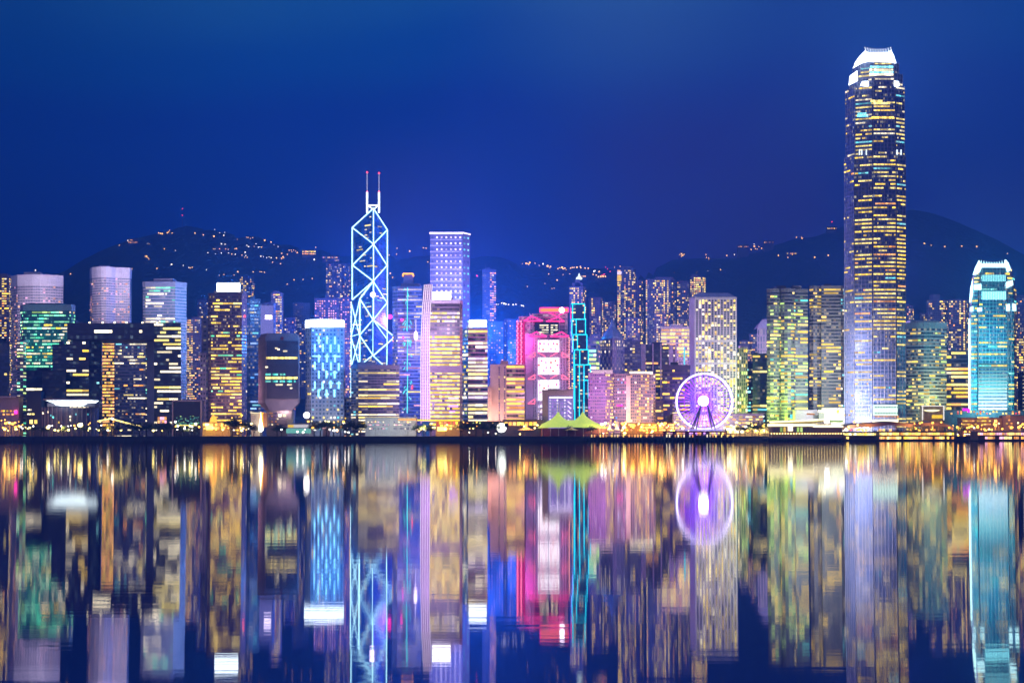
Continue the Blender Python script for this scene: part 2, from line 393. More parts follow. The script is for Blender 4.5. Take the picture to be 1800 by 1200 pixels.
# curved white hotel slab
def arc(a0, a1, d, sag, n=6, y0=0): return [(a0 + (a1 - a0) * k / n, y0 + d * (k / n) - sag * math.sin(math.pi * k / n)) for k in range(n + 1)]
T('hotel_tower', 'broad pale curved tower with a tall blank white crown behind the green lit tower', [(20, 16)] + arc(31, 111, 10, 9), 483, 1740, PALE, (.05, .04, .08), fh=3.3, bw=3.2, wf=.72, hf=.42, lit_=cells(.14, PK, [.2, 1, 1.5]), cap=19, capcol=(.75, .70, .74), sill=30, cat='hotel')
T('glass_tower', 'teal glass office tower with scattered green windows and a flat pale top band', [(36, 9), (41, 0), (125, 0), (132, 9)], 535, 1630, (.06, .17, .20), (.02, .12, .12), dimcol=(.25, .9, .6), dim=1.6, fh=3.5, bw=1.9, wf=.8, hf=.5, lit_={0: cells(.3, GW), 1: office(lambda t: .35 + .65 * t ** .8, lambda t: .35 + .35 * t, GW, .62), 2: cells(.25, GW)}, cap=11, capcol=(.5, .46, .52), plant=[(50, 110, 533)], cat='office tower')
T('balcony_block', 'narrow stack of curved pale balconies at the left foot of the teal tower', arc(30, 46, 2, 4, 3), 600, 1600, (.5, .45, .5), (.03, .05, .07), fh=3.6, bw=4, wf=.9, hf=.42, lit_=cells(.45, [('grn', 2), ('lime', 2), ('wht', 2)]), cat='apartment block')
T('office_block', 'black glass block with three short white window strips beside the round hall', [(46, 0), (74, -5), (116, 0)], 651, 1545, (.03, .04, .07), (.012, .03, .07), dim=.08, fh=4, bw=3.2, wf=.95, hf=.6, lit_={0: office(.3, .5, WW, .85), 1: cells(.012, WW)}, cap=2)
T('office_block', 'plain dark blue slab rising behind the black glass block', [(92, 0), (118, 0)], 605, 1585, (.06, .08, .15), (.02, .045, .10), dim=.08, fh=4, bw=3, wf=.95, hf=.6, lit_=cells(.02, CW), cap=2)
T('office_block', 'short grey upright block with white lit corner windows above the gate shaped complex', [(113, 0), (125, 0), (145, 2)], 566, 1640, (.22, .2, .28), (.02, .03, .06), fh=4.4, bw=3, wf=.85, hf=.5, lit_={1: office(.7, .75, WW)}, cap=8, cat='office block')
def government_complex():
    Y = 1570; root = thing('government_complex', 'dark gate shaped office complex with a bridge of floors over an open doorway', 'office complex', (X(218, Y), Y, GZ))
    r = random.Random(4); sp_ = []
    def blk(name, chain, t, bt, lf, dep=26, bw=3.2, fh=4.2, y=Y):
        pts = chain_pts(chain, y); po = closed(pts, dep); q = MB(); z0, z1 = (GZ if bt is None else Z(bt, y)), Z(t, y); nf = max(1, round((z1 - z0) / fh))
        for i in range(len(po)):
            a, c = po[i], po[(i + 1) % len(po)]; L = math.hypot(c[0] - a[0], c[1] - a[1]); nb = max(1, round(L / bw)); q.wall(a, c, z0, z1, nb, nf)
            g = lf.get(i) if isinstance(lf, dict) else lf
            if g and i < len(pts) - 1: sp_.extend(specs_for(a, c, z0, z1, nf, nb, .94, .55, g(nf, nb, r), 5))
        q.face([(x, yy, z1) for x, yy in po]); q.face([(x, yy, z0) for x, yy in reversed(po)])
        q.build(name, fac((.05, .05, .09), (.010, .02, .05), .94, .6, dim=.3, dimcol=(.5, .75, .9)), root)
    blk('left_wing', [(117, 0), (156, 0), (179, 9)], 599, None, {0: office(.62, .5, [('wht:1.3', 5), ('yel', 1)], .7), 1: cells(.02, CW)})
    blk('bridge', [(118, -3), (150, -3.1), (271, -3.1)], 568, 597.5, {1: office(.5, .6, [('wht:1.4', 1)], .8)}, fh=5.2)
    blk('right_wing', [(271, 0), (318, 0)], 567, None, office(.78, .45, [('wht:1.3', 5), ('ivo', 2)], .72))
    for px in (157, 180, 201, 222, 250, 276): panel(root, 'roof_lamp', px - 1.2, px + 1.2, 565.5, 567.9, Y - 4, glow('wht', 3.5), 2)
    fr = MB(); yy = Y + 30
    fr.box(X(258, yy), X(272, yy), yy, yy + 6, GZ, Z(598, yy)); fr.box(X(180, yy), X(258, yy), yy, yy + 6, Z(603, yy), Z(598, yy)); fr.build('door_frame', plain((.30, .30, .42)), root)
    place_windows(root, sp_)
government_complex()
T('office_tower', 'lilac office tower seen through the open doorway with blue and orange window rows', [(200, 0), (259, 0)], 602, 1690, (.2, .17, .25), (.03, .05, .12), fh=3.6, bw=2.2, wf=.9, hf=.45, lit_=office(.6, .35, [('wht', 3), ('cyn:.7', 2), ('ora', 2), ('ivo', 2)], .6), cat='office tower')
T('stair_tower', 'slim orange lit column standing inside the open doorway', [(180, 0), (201, 0)], 601, 1660, (.5, .3, .2), (.06, .04, .05), fh=3.6, bw=2.4, wf=.85, hf=.55, lit_=cells(.9, [('ora', 5), ('yel', 3)]), sill=20, merge=3)
T('hotel_tower', 'round topped pale cylinder tower with a blank white crown above the gate shaped complex', [(158, 14)] + arc(162, 203, 0, 10, 5) + [(228, 2), (231, 12)], 470, 1860, PALE, (.05, .05, .12), fh=3.2, bw=2.6, wf=.75, hf=.45, lit_={**{i: cells(.10, PK) for i in range(6)}, 6: cells(.16, PK)}, cap=18, capcol=(.72, .66, .72), cat='hotel')
T('office_tower', 'pale framed tower with a recessed panel of green white windows and low rooftop block', [(251, 1), (256, 0), (308, 0), (328, 12)], 495, 1690, (.40, .35, .45), (.02, .06, .08), fh=3.5, bw=1.9, wf=.85, hf=.5, lit_={1: office(lambda t: .25 + .7 * t, .6, [('grn', 2), ('wht', 4), ('cyn:.7', 1)], .68)}, cap=8, plant=[(270, 304, 489.5)], cat='office tower')
T('apartment_tower', 'apartment tower with dense orange room lights between the framed tower and the brown tower', [(326, 0), (352, 0), (360, 7)], 561, 2000, (.16, .12, .2), fh=3.1, bw=2.6, lit_={0: cells(.42, RW, [.4, 1, 1.5])}, cat='apartment tower')
T('office_block', 'slim grey lift slab with dark slots against the brown tower', [(354, 0), (366, 0)], 562, 1605, (.24, .24, .36), (.015, .02, .05), fh=5, bw=7, wf=.4, hf=.4)
T('annexe', 'low grey annexe with dark slot windows left of the brown tower', [(352, -4), (366, -4)], 622, 1600, (.24, .26, .38), (.015, .02, .05), fh=5, bw=3, wf=.5, hf=.45, lit_=cells(.06, WW))
rt = T('office_tower', 'brown office tower with yellow window rows below a big white rooftop sign', [(366, 2), (371, 0), (425, 0), (434, 9)], 515, 1590, (.20, .13, .17), (.03, .025, .05), fh=3.5, bw=1.8, wf=.88, hf=.5, lit_={1: office(lambda t: .9 - .65 * max(0, t - .6) / .4, lambda t: .52, [('yel', 7), ('ivo', 2), ('grn:.8', .7)], .66), 2: cells(.05, YW)}, cap=4, cat='office tower', plant=[(376, 428, 511)])
panel(rt, 'rooftop_sign', 381, 421.5, 497, 512.5, 1592, glow((.80, .93, 1), 5), 2); panel(rt, 'sign_base', 384, 418, 512.5, 515, 1592.5, plain((.1, .1, .12)), 1)
panel(rt, 'red_lamp', 428.5, 431.5, 554, 557.5, 1587, glow('red', 6), 1)
T('office_tower', 'black tower with thin blue light strips behind the brown tower', [(434, 3), (440, 0), (458, 0)], 525, 1720, (.05, .06, .12), (.015, .03, .08), fh=4, bw=2.4, wf=.9, hf=.5, lit_={1: office(.6, .35, [('cyn:.5', 2), ('blu', 2), ('wht:.6', 2)], .6)}, cap=3)
rt = T('screen_tower', 'small tower with a glowing violet screen and a white star lamp', [(455, 0), (481, 0), (485, 6)], 535, 1830, (.16, .14, .3), (.05, .05, .1), lit_=None)
panel(rt, 'screen', 456, 480.5, 537, 590, 1829, glow((.20, .19, .55), 1.0), .6); panel(rt, 'star_lamp', 466, 478, 554, 561, 1827, glow('lav', 6), 1)
T('apartment_tower', 'thin yellow windowed apartment tower behind the violet screen', [(476, 0), (492, 0), (498, 5)], 516, 1990, (.16, .13, .2), fh=3.2, bw=2.8, lit_=cells(.35, RW, [.5, 1.4]), plant=[(480, 489, 511)], cat='apartment tower')
T('apartment_tower', 'dim slate apartment tower between the ribbed block and the oval crowned tower', [(515, 0), (545, 0)], 534, 2150, (.1, .1, .2), fh=3.2, bw=3, lit_=cells(.05, RW), cat='apartment tower')
T('apartment_tower', 'wide apartment tower with columns of pink dots behind the oval crowned tower', [(553, 0), (596, 0)], 524, 2050, (.12, .09, .2), fh=3.4, bw=3, wf=.5, hf=.5, lit_=cells(.7, [('pnk', 4), ('ora:.9', 2)], [0, 1, 1]), merge=1, cap=3, cat='apartment tower')
T('apartment_tower', 'apartment tower with orange pink dots touching the diagonal braced tower', [(598, 0), (618, 0)], 525, 2060, (.12, .09, .2), fh=3.4, bw=3, wf=.5, hf=.5, lit_=cells(.7, [('ora', 4), ('pnk', 3)], [.3, 1, 1.2]), merge=1, cat='apartment tower')
T('office_block', 'low pale block in the gap between the oval crowned tower and the striped block', [(603, 0), (620, 0)], 700, 1590, (.4, .4, .5), (.03, .04, .08), fh=4, bw=3, lit_=cells(.08, YW))
def ribbed_block():
    Y = 1555; root = thing('ribbed_block', 'grey ribbed block hanging over a narrow waist with two lit floor bands', 'office block', (X(495, Y), Y, GZ))
    def ring(l, a, c, rr, py, d=30):
        y = Y; return [(X(l, y + 13), y + 13, Z(py, y)), (X(a, y), y, Z(py, y)), (X(c, y), y, Z(py, y)), (X(rr, y + 5), y + 5, Z(py, y)), (X(rr - 2, y + d), y + d, Z(py, y)), (X(l + 1, y + d), y + d, Z(py, y))]
    def loft(name, ra, rb, mat, capt=False, capb=False):
        q = MB(); n = len(ra)
        for i in range(n): q.face([ra[i], ra[(i + 1) % n], rb[(i + 1) % n], rb[i]], 0, [(0, 0), (1, 0), (1, 1), (0, 1)])
        if capt: q.face(rb)
        if capb: q.face(list(reversed(ra)))
        q.build(name, mat, root)
    con = plain((.25, .2, .25), .75)
    loft('body', ring(454, 466, 525, 527, 708), ring(454, 466, 525, 527, 592), con)
    loft('roof_bevel', ring(454, 466, 525, 527, 592), ring(460, 471, 519, 521, 585.5), con, True)
    loft('taper', ring(468, 474, 512, 513, 722, 26), ring(454, 466, 525, 527, 708), con, False, True)
    q = MB(); q.box(X(470, Y + 4), X(513, Y + 4), Y + 4, Y + 26, GZ, Z(722, Y)); q.build('stem', plain((.36, .30, .33)), root)
    q = MB(); q.box(X(469, Y), X(524, Y), Y - .3, Y - .003, Z(701, Y), Z(599, Y)); q.build('glazing', plain((.012, .014, .035), .2), root)
    q = MB()
    for k in range(30):
        x = X(469.6 + k * 1.86, Y - 1); q.box(x - .22, x + .22, Y - 1.1, Y - .303, Z(701, Y), Z(599, Y))
    q.build('rib_screen', plain((.16, .13, .2)), root)
    sp_ = []
    for y0, key, a, c in ((629, 'ivo:1.2', 468, 523), (664, 'ivo:1.2', 467, 523), (658, 'teal:.5', 467, 505), (670, 'teal:.6', 467, 520)):
        n = int((c - a) / 3)
        for k in range(n):
            if key.startswith('teal') and k % 4 == 3: continue
            sp_.append((X(a + (k + .5) * (c - a) / n, Y), Y - 1.1, Z(y0, Y), (c - a) / n * .58, 2.2, .2, 0, key))
    for px, py in ((486, 612), (490, 614), (500, 617), (503, 617), (487, 676), (491, 676), (495, 676), (507, 676), (511, 676), (512, 682), (469, 645), (480, 740), (484, 740), (493, 729), (501, 729)): sp_.append((X(px, Y), Y - 1.1 if py < 705 else Y + 3.9, Z(py, Y), 2.6, 1.6, .2, 0, 'wht'))
    place_windows(root, sp_)
    q = MB(); c = Vector(P3(496.5, 594.5, Y - .4))
    pt = [c + Vector((math.sin(math.pi * k / 5) * (2.4 if k % 2 == 0 else 1.0), 0, math.cos(math.pi * k / 5) * (2.4 if k % 2 == 0 else 1.0))) for k in range(10)]
    q.face([p + Vector((0, -.5, 0)) for p in pt]); [q.face([pt[k] + Vector((0, -.5, 0)), pt[k], pt[(k + 1) % 10], pt[(k + 1) % 10] + Vector((0, -.5, 0))]) for k in range(10)]
    q.build('star_emblem', plain((.35, .02, .03)), root)
ribbed_block()
rt = T('office_tower', 'white gridded tower with a glowing blue oval crown and blue cross lights', [(537, 10), (547, 0), (604, 0), (606, 6)], 577, 1560, (.30, .36, .50), (.010, .03, .10), fh=4.1, bw=3.9, wf=.5, hf=.5, lit_={0: cells(.05, YW), 1: cells(lambda t: .45 if t < .16 else .14, [('yel', 3), ('wht', 4), ('cyn:.8', 3)])}, merge=1, sill=12, cat='office tower')
q = MB(); q.lathe((X(571, 1572), 1572, Z(576.5, 1572)), [(20.6, 0), (21, .4), (21, 7.6), (20.4, 8.2), (.01, 8.6)], 28, sy=.75); q.build('oval_crown', glow((.72, .86, 1), 4.5), rt)
blue = glow((.22, .62, 1), 3.2)
for (zx, zy) in [(425, 555), (475, 555), (525, 558), (400, 605), (450, 605), (498, 607), (548, 608), (425, 670), (475, 670), (525, 670), (400, 715), (450, 720), (500, 720), (548, 722), (425, 770), (473, 768), (523, 770), (400, 835), (448, 838), (498, 830), (548, 835), (423, 885), (473, 885), (522, 885)]:
    px, py = 440 + zx / 3.53, 440 + zy / 3.53; panel(rt, 'light_strip', px - 1.35, px + 1.35, py - 6.6, py + 6.6, 1559, blue, .9)
for (zx, zy) in [(425, 558), (425, 657), (475, 657), (525, 655), (545, 657), (473, 893), (525, 757), (500, 822), (548, 824), (400, 655)]:
    px, py = 440 + zx / 3.53, 440 + zy / 3.53; panel(rt, 'light_bar', px - 3.8, px + 3.8, py - 1, py + 1, 1559.3, blue, .7)
# ------------------------------------------------------------------ diagonal braced tower
def braced_tower():
    Y = 1750; root = thing('braced_tower', 'tall angular glass tower outlined by white diagonal braces with twin masts', 'skyscraper', (X(655, Y), Y, GZ))
    def yy(px, off=0): return Y + off + (28 * (656 - px) / 37 if px < 656 else 20 * (px - 656) / 25)
    def V(px, py, off=0): y = yy(px, off); return (X(px, y), y, Z(py, y))
    gl = newmat('braced_glass'); g = fac((.02, .10, .26), (.008, .07, .22), .92, .75, .35, .2, .25)
    q = MB(); zb = lambda px: (X(px, yy(px)), yy(px), GZ)
    L, C, Rr = (619, 400), (656.5, 366), (681, 404); B = (X(646, Y + 52), Y + 52)
    uvq = lambda nb: [(0, 0), (nb, 0), (nb, 80), (0, 76)]
    q.face([zb(619), zb(656.5), V(656.5, 366), V(619, 400)], 0, uvq(12)); q.face([zb(656.5), zb(681), V(681, 404), V(656.5, 366)], 0, [(0, 0), (8, 0), (8, 76), (0, 80)])
    bt = (B[0], B[1], Z(402, Y + 52)); bb = (B[0], B[1], GZ)
    q.face([zb(681), bb, bt, V(681, 404)]); q.face([bb, zb(619), V(619, 400), bt]); q.face([V(619, 400), V(656.5, 366), bt]); q.face([V(656.5, 366), V(681, 404), bt])
    q.build('glass_shaft', g, root)
    # lower wings: triangular prisms that step out of the shaft
    def wing(pxa, pya, pxb, pyb, off):
        q = MB(); a0, a1 = V(pxa, pya, off), V(pxb, pyb, off); da, db = yy(pxa) + 24, yy(pxb) + 24
        ga, gb = (a0[0], a0[1], GZ), (a1[0], a1[1], GZ); ra, rb = (a0[0], da, a0[2]), (a1[0], db, a1[2])
        q.face([ga, gb, a1, a0], 0, [(0, 0), (6, 0), (6, 40), (0, 40)]); q.face([a0, a1, rb, ra]); q.face([(ra[0], ra[1], GZ), ga, a0, ra]); q.face([gb, (rb[0], rb[1], GZ), rb, a1])
        q.build('glass_wing', g, root)
    wing(617, 530, 632.5, 525, -5); wing(632.5, 525, 656, 494, -5.2); wing(656, 562, 694, 592, -9)
    neon = glow((.45, .88, 1), 3.0)
    def line(pts, off, r=1.05): strip(root, 'light_strip', [V(px, py, off) for px, py in pts], r * .62, neon, 6)
    o1, o2, o3 = -1.2, -6.3, -10.2
    line([(619, 400), (656.5, 366)], o1); line([(681, 404), (656.5, 366)], o1)
    line([(619, 400), (619, 527)], o1); line([(681, 404), (681, 560)], o1); line([(656.5, 366), (656.5, 494)], o1)
    line([(619, 400), (656.5, 429)], o1); line([(681, 404), (656.5, 429)], o1); line([(656.5, 429), (619.5, 466)], o1); line([(656.5, 429), (680.5, 466.5)], o1)
    line([(619.5, 466), (656, 494)], o1); line([(680.5, 466.5), (656, 494)], o1); line([(656, 494), (619.5, 526.5)], o1); line([(656, 494), (680.5, 532)], o1)
    line([(656, 494), (632.5, 525)], o2, 1.3); line([(656.5, 494), (656, 624)], o2, 1.25); line([(680.5, 532), (656, 562)], o1); line([(632.5, 525), (655.5, 561.5)], o2)
    line([(655.5, 561.5), (632, 589)], o2); line([(632, 589), (655.5, 624)], o2); line([(655.5, 624), (634, 641)], o2)
    line([(632.5, 525), (632, 642)], o2, 1.4); line([(617.5, 530), (617, 700)], o2, .9)
    line([(618, 535), (631.5, 588)], o2, .85); line([(632, 527), (617.5, 590)], o2, .85); line([(617.5, 594), (631, 640)], o2, .85); line([(632, 592), (618.5, 640)], o2, .85); line([(618, 591), (631, 587)], o2, .6)
    line([(656, 562), (694, 592)], o3, 1.1); line([(694, 592), (694, 642)], o3, 1.2); line([(694, 592), (656, 625)], o3, 1.3); line([(656, 562), (679, 594)], o3, .9); line([(681, 560), (680, 641)], -10.3, .8); line([(656, 625), (672, 640)], o3, .9)
    sp_ = []; r = random.Random(9)
    for (zx, zy, wd) in [(548, 607, 4), (520, 697, 16), (645, 710, 9), (500, 742, 6), (548, 770, 5), (655, 780, 6), (500, 800, 7), (520, 828, 5), (440, 925, 6), (435, 955, 17), (485, 1010, 8), (555, 1040, 4), (465, 1072, 15), (545, 1125, 17), (600, 1130, 7), (490, 1128, 3), (660, 1170, 5)]:
        px, py = 560 + zx / 6, 280 + zy / 6; k = 'ivo' if zy in (697, 955, 1125, 1128, 1130) else 'wht:.6'
        v = V(px, py); a = math.atan2(-28 if px < 656 else 20, X(656, Y) - X(619, Y) if px < 656 else X(681, Y) - X(656, Y)); sp_.append((*v, wd / 6 * 4.2, 1.2, .5, a, k))
    for _ in range(46):
        px, py = r.uniform(623, 677), r.uniform(500, 640); off = -5.6 if px < 655 else (-9.4 if py > 600 else 0)
        v = V(px, py, off); sp_.append((*v, r.uniform(2, 9), 1.1, .4, math.atan2(-28, 25) if px < 656 else math.atan2(20, 17), r.choice(['wht:.7', 'cyn:.5', 'ivo:.8'])))
    place_windows(root, sp_)
    wm = glow((.80, .93, 1), 2.6)
    for px, t in ((645.3, 303), (666.2, 304.5)):
        mast = MB(); y = Y + 6; mast.tube((X(px, y), y, Z(374, y)), (X(px, y), y, Z(338, y)), 1.15, 8); mo = mast.build('mast', wm, root)
        a = MB(); a.tube((X(px, y), y, Z(338, y)), (X(px, y), y, Z(t, y)), .42, 6); a.build('antenna', glow((.75, .75, 1), .8), mo)
        for py in (t, 337.5):
            k = MB(); k.ball((X(px, y), y, Z(py, y)), 1.1); k.build('red_lamp', glow('red', 5), mo)
    y = Y + 6; strip(root, 'mast_brace', [(X(645, y), y, Z(361, y)), (X(666, y), y, Z(361, y))], .9, wm); strip(root, 'mast_brace', [(X(645, y), y, Z(361, y)), (X(656.5, y), y, Z(368, y))], .7, wm); strip(root, 'mast_brace', [(X(666, y), y, Z(361, y)), (X(656.5, y), y, Z(368, y))], .7, wm)
    q = MB(); q.ball(P3(655.5, 518, Y - 9), 3.2); q.build('star_lamp', glow('lav', 7), root)
braced_tower()
T('striped_block', 'striped office block with bright cream floors in front of the diagonal braced tower', [(617, 7), (630, 0), (702, 0)], 641, 1540, (.22, .2, .3), (.025, .03, .06), fh=2.95, bw=3.3, wf=.9, hf=.5, lit_={0: cells(.12, CW), 1: office(lambda t: .97 if t < .66 else .6, lambda t: 1.1 if t < .66 else .5, [('ivo', 5), ('wht', 3), ('yel', 2)], .88)}, cap=7, merge=3, cat='office block')
def bamboo_tower():
    root = T('office_tower', 'violet banded tower with a teal bamboo shaped light drawing down its front', [(690, 6), (699, 0), (742, 0)], 503, 1700, (.30, .22, .38), (.04, .03, .09), fh=3.9, bw=2.4, wf=.95, hf=.42, lit_={0: cells(.1, YW), 1: office(.8, .5, [('lav:.6', 3), ('pnk:.6', 3), ('ivo:.7', 3)], .85)}, cap=3, plant=[(705, 738, 498)], cat='office tower')
    Y = 1698.6; r = random.Random(5); tm = glow((.12, .75, .78), 1.7)
    for y0, y1 in ((505, 582), (596, 652), (660, 726)): strip(root, 'light_strip', [P3(716.5, y0, Y), P3(715.5 + r.uniform(-.6, .6), y1, Y)], .55, tm)
    for k in range(34):
        py = r.choice([r.uniform(506, 530), r.uniform(560, 582), r.uniform(596, 604), r.uniform(622, 655), r.uniform(662, 718)]); sd = r.choice((-1, 1)); a = 716.2 + sd * r.uniform(.4, 6)
        strip(root, 'leaf_light', [P3(a, py, Y), P3(a + sd * r.uniform(1, 3.2), py + r.uniform(3, 7), Y)], .4, tm)
    for px, py, s in ((685.5, 556.5, 2.6), (706.5, 562, 1.5), (708.5, 593, 1.2)):
        q = MB(); q.ball(P3(px, py, Y - 1), s); q.build('red_lamp', glow('mag', 5), root)
    strip(root, 'light_strip', [P3(731, 562, Y), P3(731, 622, Y)], .5, glow('lav', 1.2)); q = MB(); q.ball(P3(731, 590, Y), 2.2, sz=2.5); q.build('star_lamp', glow('lav', 4), root); panel(root, 'red_lamp', 723.6, 725.6, 677, 684, Y - .5, glow('red', 3), .6)
    y = 1716; strip(root, 'roof_light', [P3(708, 486, y), P3(708.5, 481, y), P3(726, 481, y), P3(727, 486, y)], .8, glow('ora', 3)); q = MB(); q.box(X(709, y), X(726, y), y + .9, y + 6, Z(499, y), Z(481.6, y)); q.build('roof_frame', plain((.25, .15, .3)), root)
bamboo_tower()
def dotted_tower():
    g = lambda nf, nb, r: [['lav:1.1' if f % 1 == 0 and b > 0 else None for b in range(nb)] for f in range(nf)]
    root = T('skyscraper', 'tall plain tower covered in a regular grid of white points with a white roof edge', [(756, 0), (813, 0), (826, 11)], 411, 1765, (.17, .14, .27), (.04, .035, .09), fh=7.1, bw=5.6, wf=.36, hf=.32, lit_={0: g, 1: lambda nf, nb, r: [['cyn:.6' if r.random() < .7 else None for b in range(nb)] for f in range(nf)]}, merge=1, cap=1, cat='skyscraper')
    y = 1764; q = MB(); q.box(X(755, y), X(813.5, y), y - .6, y + .2, Z(411.2, y), Z(408.2, y)); q.build('roof_light', glow('lav', 2.6), root)
    strip(root, 'roof_light', [P3(813.5, 409, y), (X(826.5, y + 11), y + 11, Z(412, y + 11))], .9, glow('lav', 2.2))
    z0, z1 = GZ, Z(411, 1765); q = MB(); k = 0
    while z0 + k * 7.1 < z1 - 7: q.box(X(756, y), X(813, y), y + .35, y + .9, z0 + k * 7.1 + 6.4, z0 + k * 7.1 + 7.2); k += 1
    q.build('spandrel', plain((.72, .64, .82)), root)
dotted_tower()
def lattice_tower():
    Y = 1550; root = T('office_tower', 'bright tower with yellow floors, a white lattice flank and a glowing white sign on top', [(755, 0), (808, 0), (813, 12)], 527, Y, (.20, .15, .24), (.05, .04, .06), fh=4.1, bw=2.6, wf=.96, hf=.56, lit_={0: lambda nf, nb, r: [[None if 24 <= f <= 26 or (nf - f < 3) else (r.choice(['yel', 'yel', 'ivo', 'ivo:1.2']) if f < 24 else r.choice(['ivo', 'wht', 'lav:.9'])) if r.random() < .93 else None for b in range(nb)] for f in range(nf)]}, cap=6, capcol=(.7, .6, .72), merge=7, sill=14, cat='office tower')
    panel(root, 'mechanical_band', 755, 812, 642.5, 655, Y - .9, plain((.22, .16, .24)), .85)
    panel(root, 'rooftop_sign', 760.5, 792.5, 513, 526.6, Y + 2, glow((1, .93, 1), 5), 2)
    q = MB(); edge = [(739.7, 756, 740), (739.5, 755.5, 660), (740, 755, 600), (742, 756, 550), (746, 760, 500)]     # curved lattice flank: left, right, row
    wm = MB(); rows_ = []
    for k in range(45):
        py = 740 - k * (240 / 44); l = interp([(-e[2], e[0]) for e in edge], -py); rr = interp([(-e[2], e[1]) for e in edge], -py); rows_.append((l, rr, py))
    for (l, rr, py), (l2, r2, py2) in zip(rows_, rows_[1:]): q.face([(X(l, Y + 3), Y + 3, Z(py, Y)), (X(rr, Y - 1.5), Y - 1.5, Z(py, Y)), (X(r2, Y - 1.5), Y - 1.5, Z(py2, Y)), (X(l2, Y + 3), Y + 3, Z(py2, Y))])
    l, rr, py = rows_[-1]
    q.face([(X(746, Y + 3), Y + 3, Z(500, Y)), (X(760, Y - 1.5), Y - 1.5, Z(500, Y)), (X(760, Y + 12), Y + 12, Z(500, Y)), (X(746, Y + 12), Y + 12, Z(500, Y))])
    q.face([(X(746, Y + 3), Y + 3, Z(500, Y)), (X(746, Y + 12), Y + 12, Z(500, Y)), (X(740, Y + 12), Y + 12, GZ), (X(739.7, Y + 3), Y + 3, GZ)])
    q.build('flank', plain((.42, .24, .52)), root)
    for t in range(5):
        pts = []
        for (l, rr, py) in rows_: u_ = t / 4; pts.append((X(l + (rr - l) * u_, Y + 3 - 4.5 * u_), Y + 2.3 - 4.5 * u_, Z(py, Y)))
        strip(root, 'light_strip', pts, .5, glow((1, .85, 1), 1.25), 4)
    q = MB()
    for (l, rr, py) in rows_: q.tube((X(l, Y + 3), Y + 2.5, Z(py, Y)), (X(rr, Y - 1.5), Y - 2, Z(py, Y)), .34, 4)
    q.build('lattice', plain((.8, .68, .85)), root)
    panel(root, 'violet_light', 789, 805, 712, 715, Y - .8, glow('vio', 3), .5); panel(root, 'violet_light', 790, 800, 722, 724, Y - .8, glow('vio', 2.5), .5); panel(root, 'violet_light', 788, 806, 698, 701, Y - .8, glow('lav', 1.4), .5)
lattice_tower()
rt = T('office_tower', 'blue banded tower with white floor stripes and a round cornered white sign', [(811, 10), (823, 0), (857, 0)], 577, 1600, (.55, .55, .68), (.02, .05, .11), fh=4.2, bw=2.6, wf=.98, hf=.58, lit_={0: cells(.3, [('wht', 2), ('lime:.8', 1), ('yel', 2)]), 1: office(.85, .8, [('wht', 5), ('ivo', 2), ('lav:.8', 2), ('cyn:.6', .6)], .85)}, cap=2, cat='office tower')
q = MB(); q.lathe((X(840, 1604), 1604, Z(574.5, 1604)), [(9.2, 0), (9.6, .6), (9.6, 6.8), (9.2, 7.4), (.01, 7.5)], 24, sy=.5); q.build('rooftop_sign', glow((.85, .95, 1), 5), rt)
T('apartment_tower', 'tall lone slate tower with a column of orange rooms right of the dotted tower', [(848, 3), (861, 0), (872, 2)], 473, 2180, (.11, .12, .26), fh=3.3, bw=3, lit_={1: cells(.5, [('ora', 2), ('pnk:.8', 2), ('wht:.7', 1)], [.2, 1, 1.4])}, cap=5, cat='apartment tower')
T('apartment_tower', 'dark blue apartment tower with sparse pink dots behind the blue banded tower', [(858, 0), (885, 0)], 566, 2060, (.05, .06, .16), fh=3.4, bw=3.6, wf=.5, hf=.45, lit_=cells(.16, [('pnk', 2), ('ora', 2)]), merge=2, cat='apartment tower')
T('apartment_tower', 'lower dark blue block with pink dots left of the red trimmed tower', [(886, 0), (912, 0)], 562, 2080, (.05, .06, .16), fh=3.4, bw=3.6, wf=.5, hf=.45, lit_=cells(.15, [('pnk', 2), ('wht:.7', 2)]), merge=2, cat='apartment tower')
rt = T('office_block', 'beige block with a blank pink flank, porthole columns and blazing yellow floors', [(862, 0), (890, 0), (922, 0)], 640, 1540, (.62, .42, .40), (.04, .03, .03), fh=4.2, bw=3, wf=.93, hf=.55, lit_={1: office(.95, .85, [('yel', 5), ('ora', 2)], .8)}, cap=1, dim=1.2, cat='office block')
panel(rt, 'side_wall', 861.5, 890.5, 640.2, 756, 1539.4, plain((.62, .44, .44)), .55)
place_windows(rt, [(X(px, 1539), 1539.4, Z(646 + k * 4.15, 1539), 1.3, 1.5, .15, 0, 'ivo:.8' if (k * 7 + int(px)) % 5 == 0 else 'vio:.12') for px in (877.5, 887) for k in range(23)], name='porthole')
T('office_block', 'narrow peach lit wall against the left side of the beige block', [(857.5, -5), (864, -5)], 682, 1540, (.7, .45, .4), (.1, .06, .06), fh=5, bw=6, wf=.2, hf=.2)
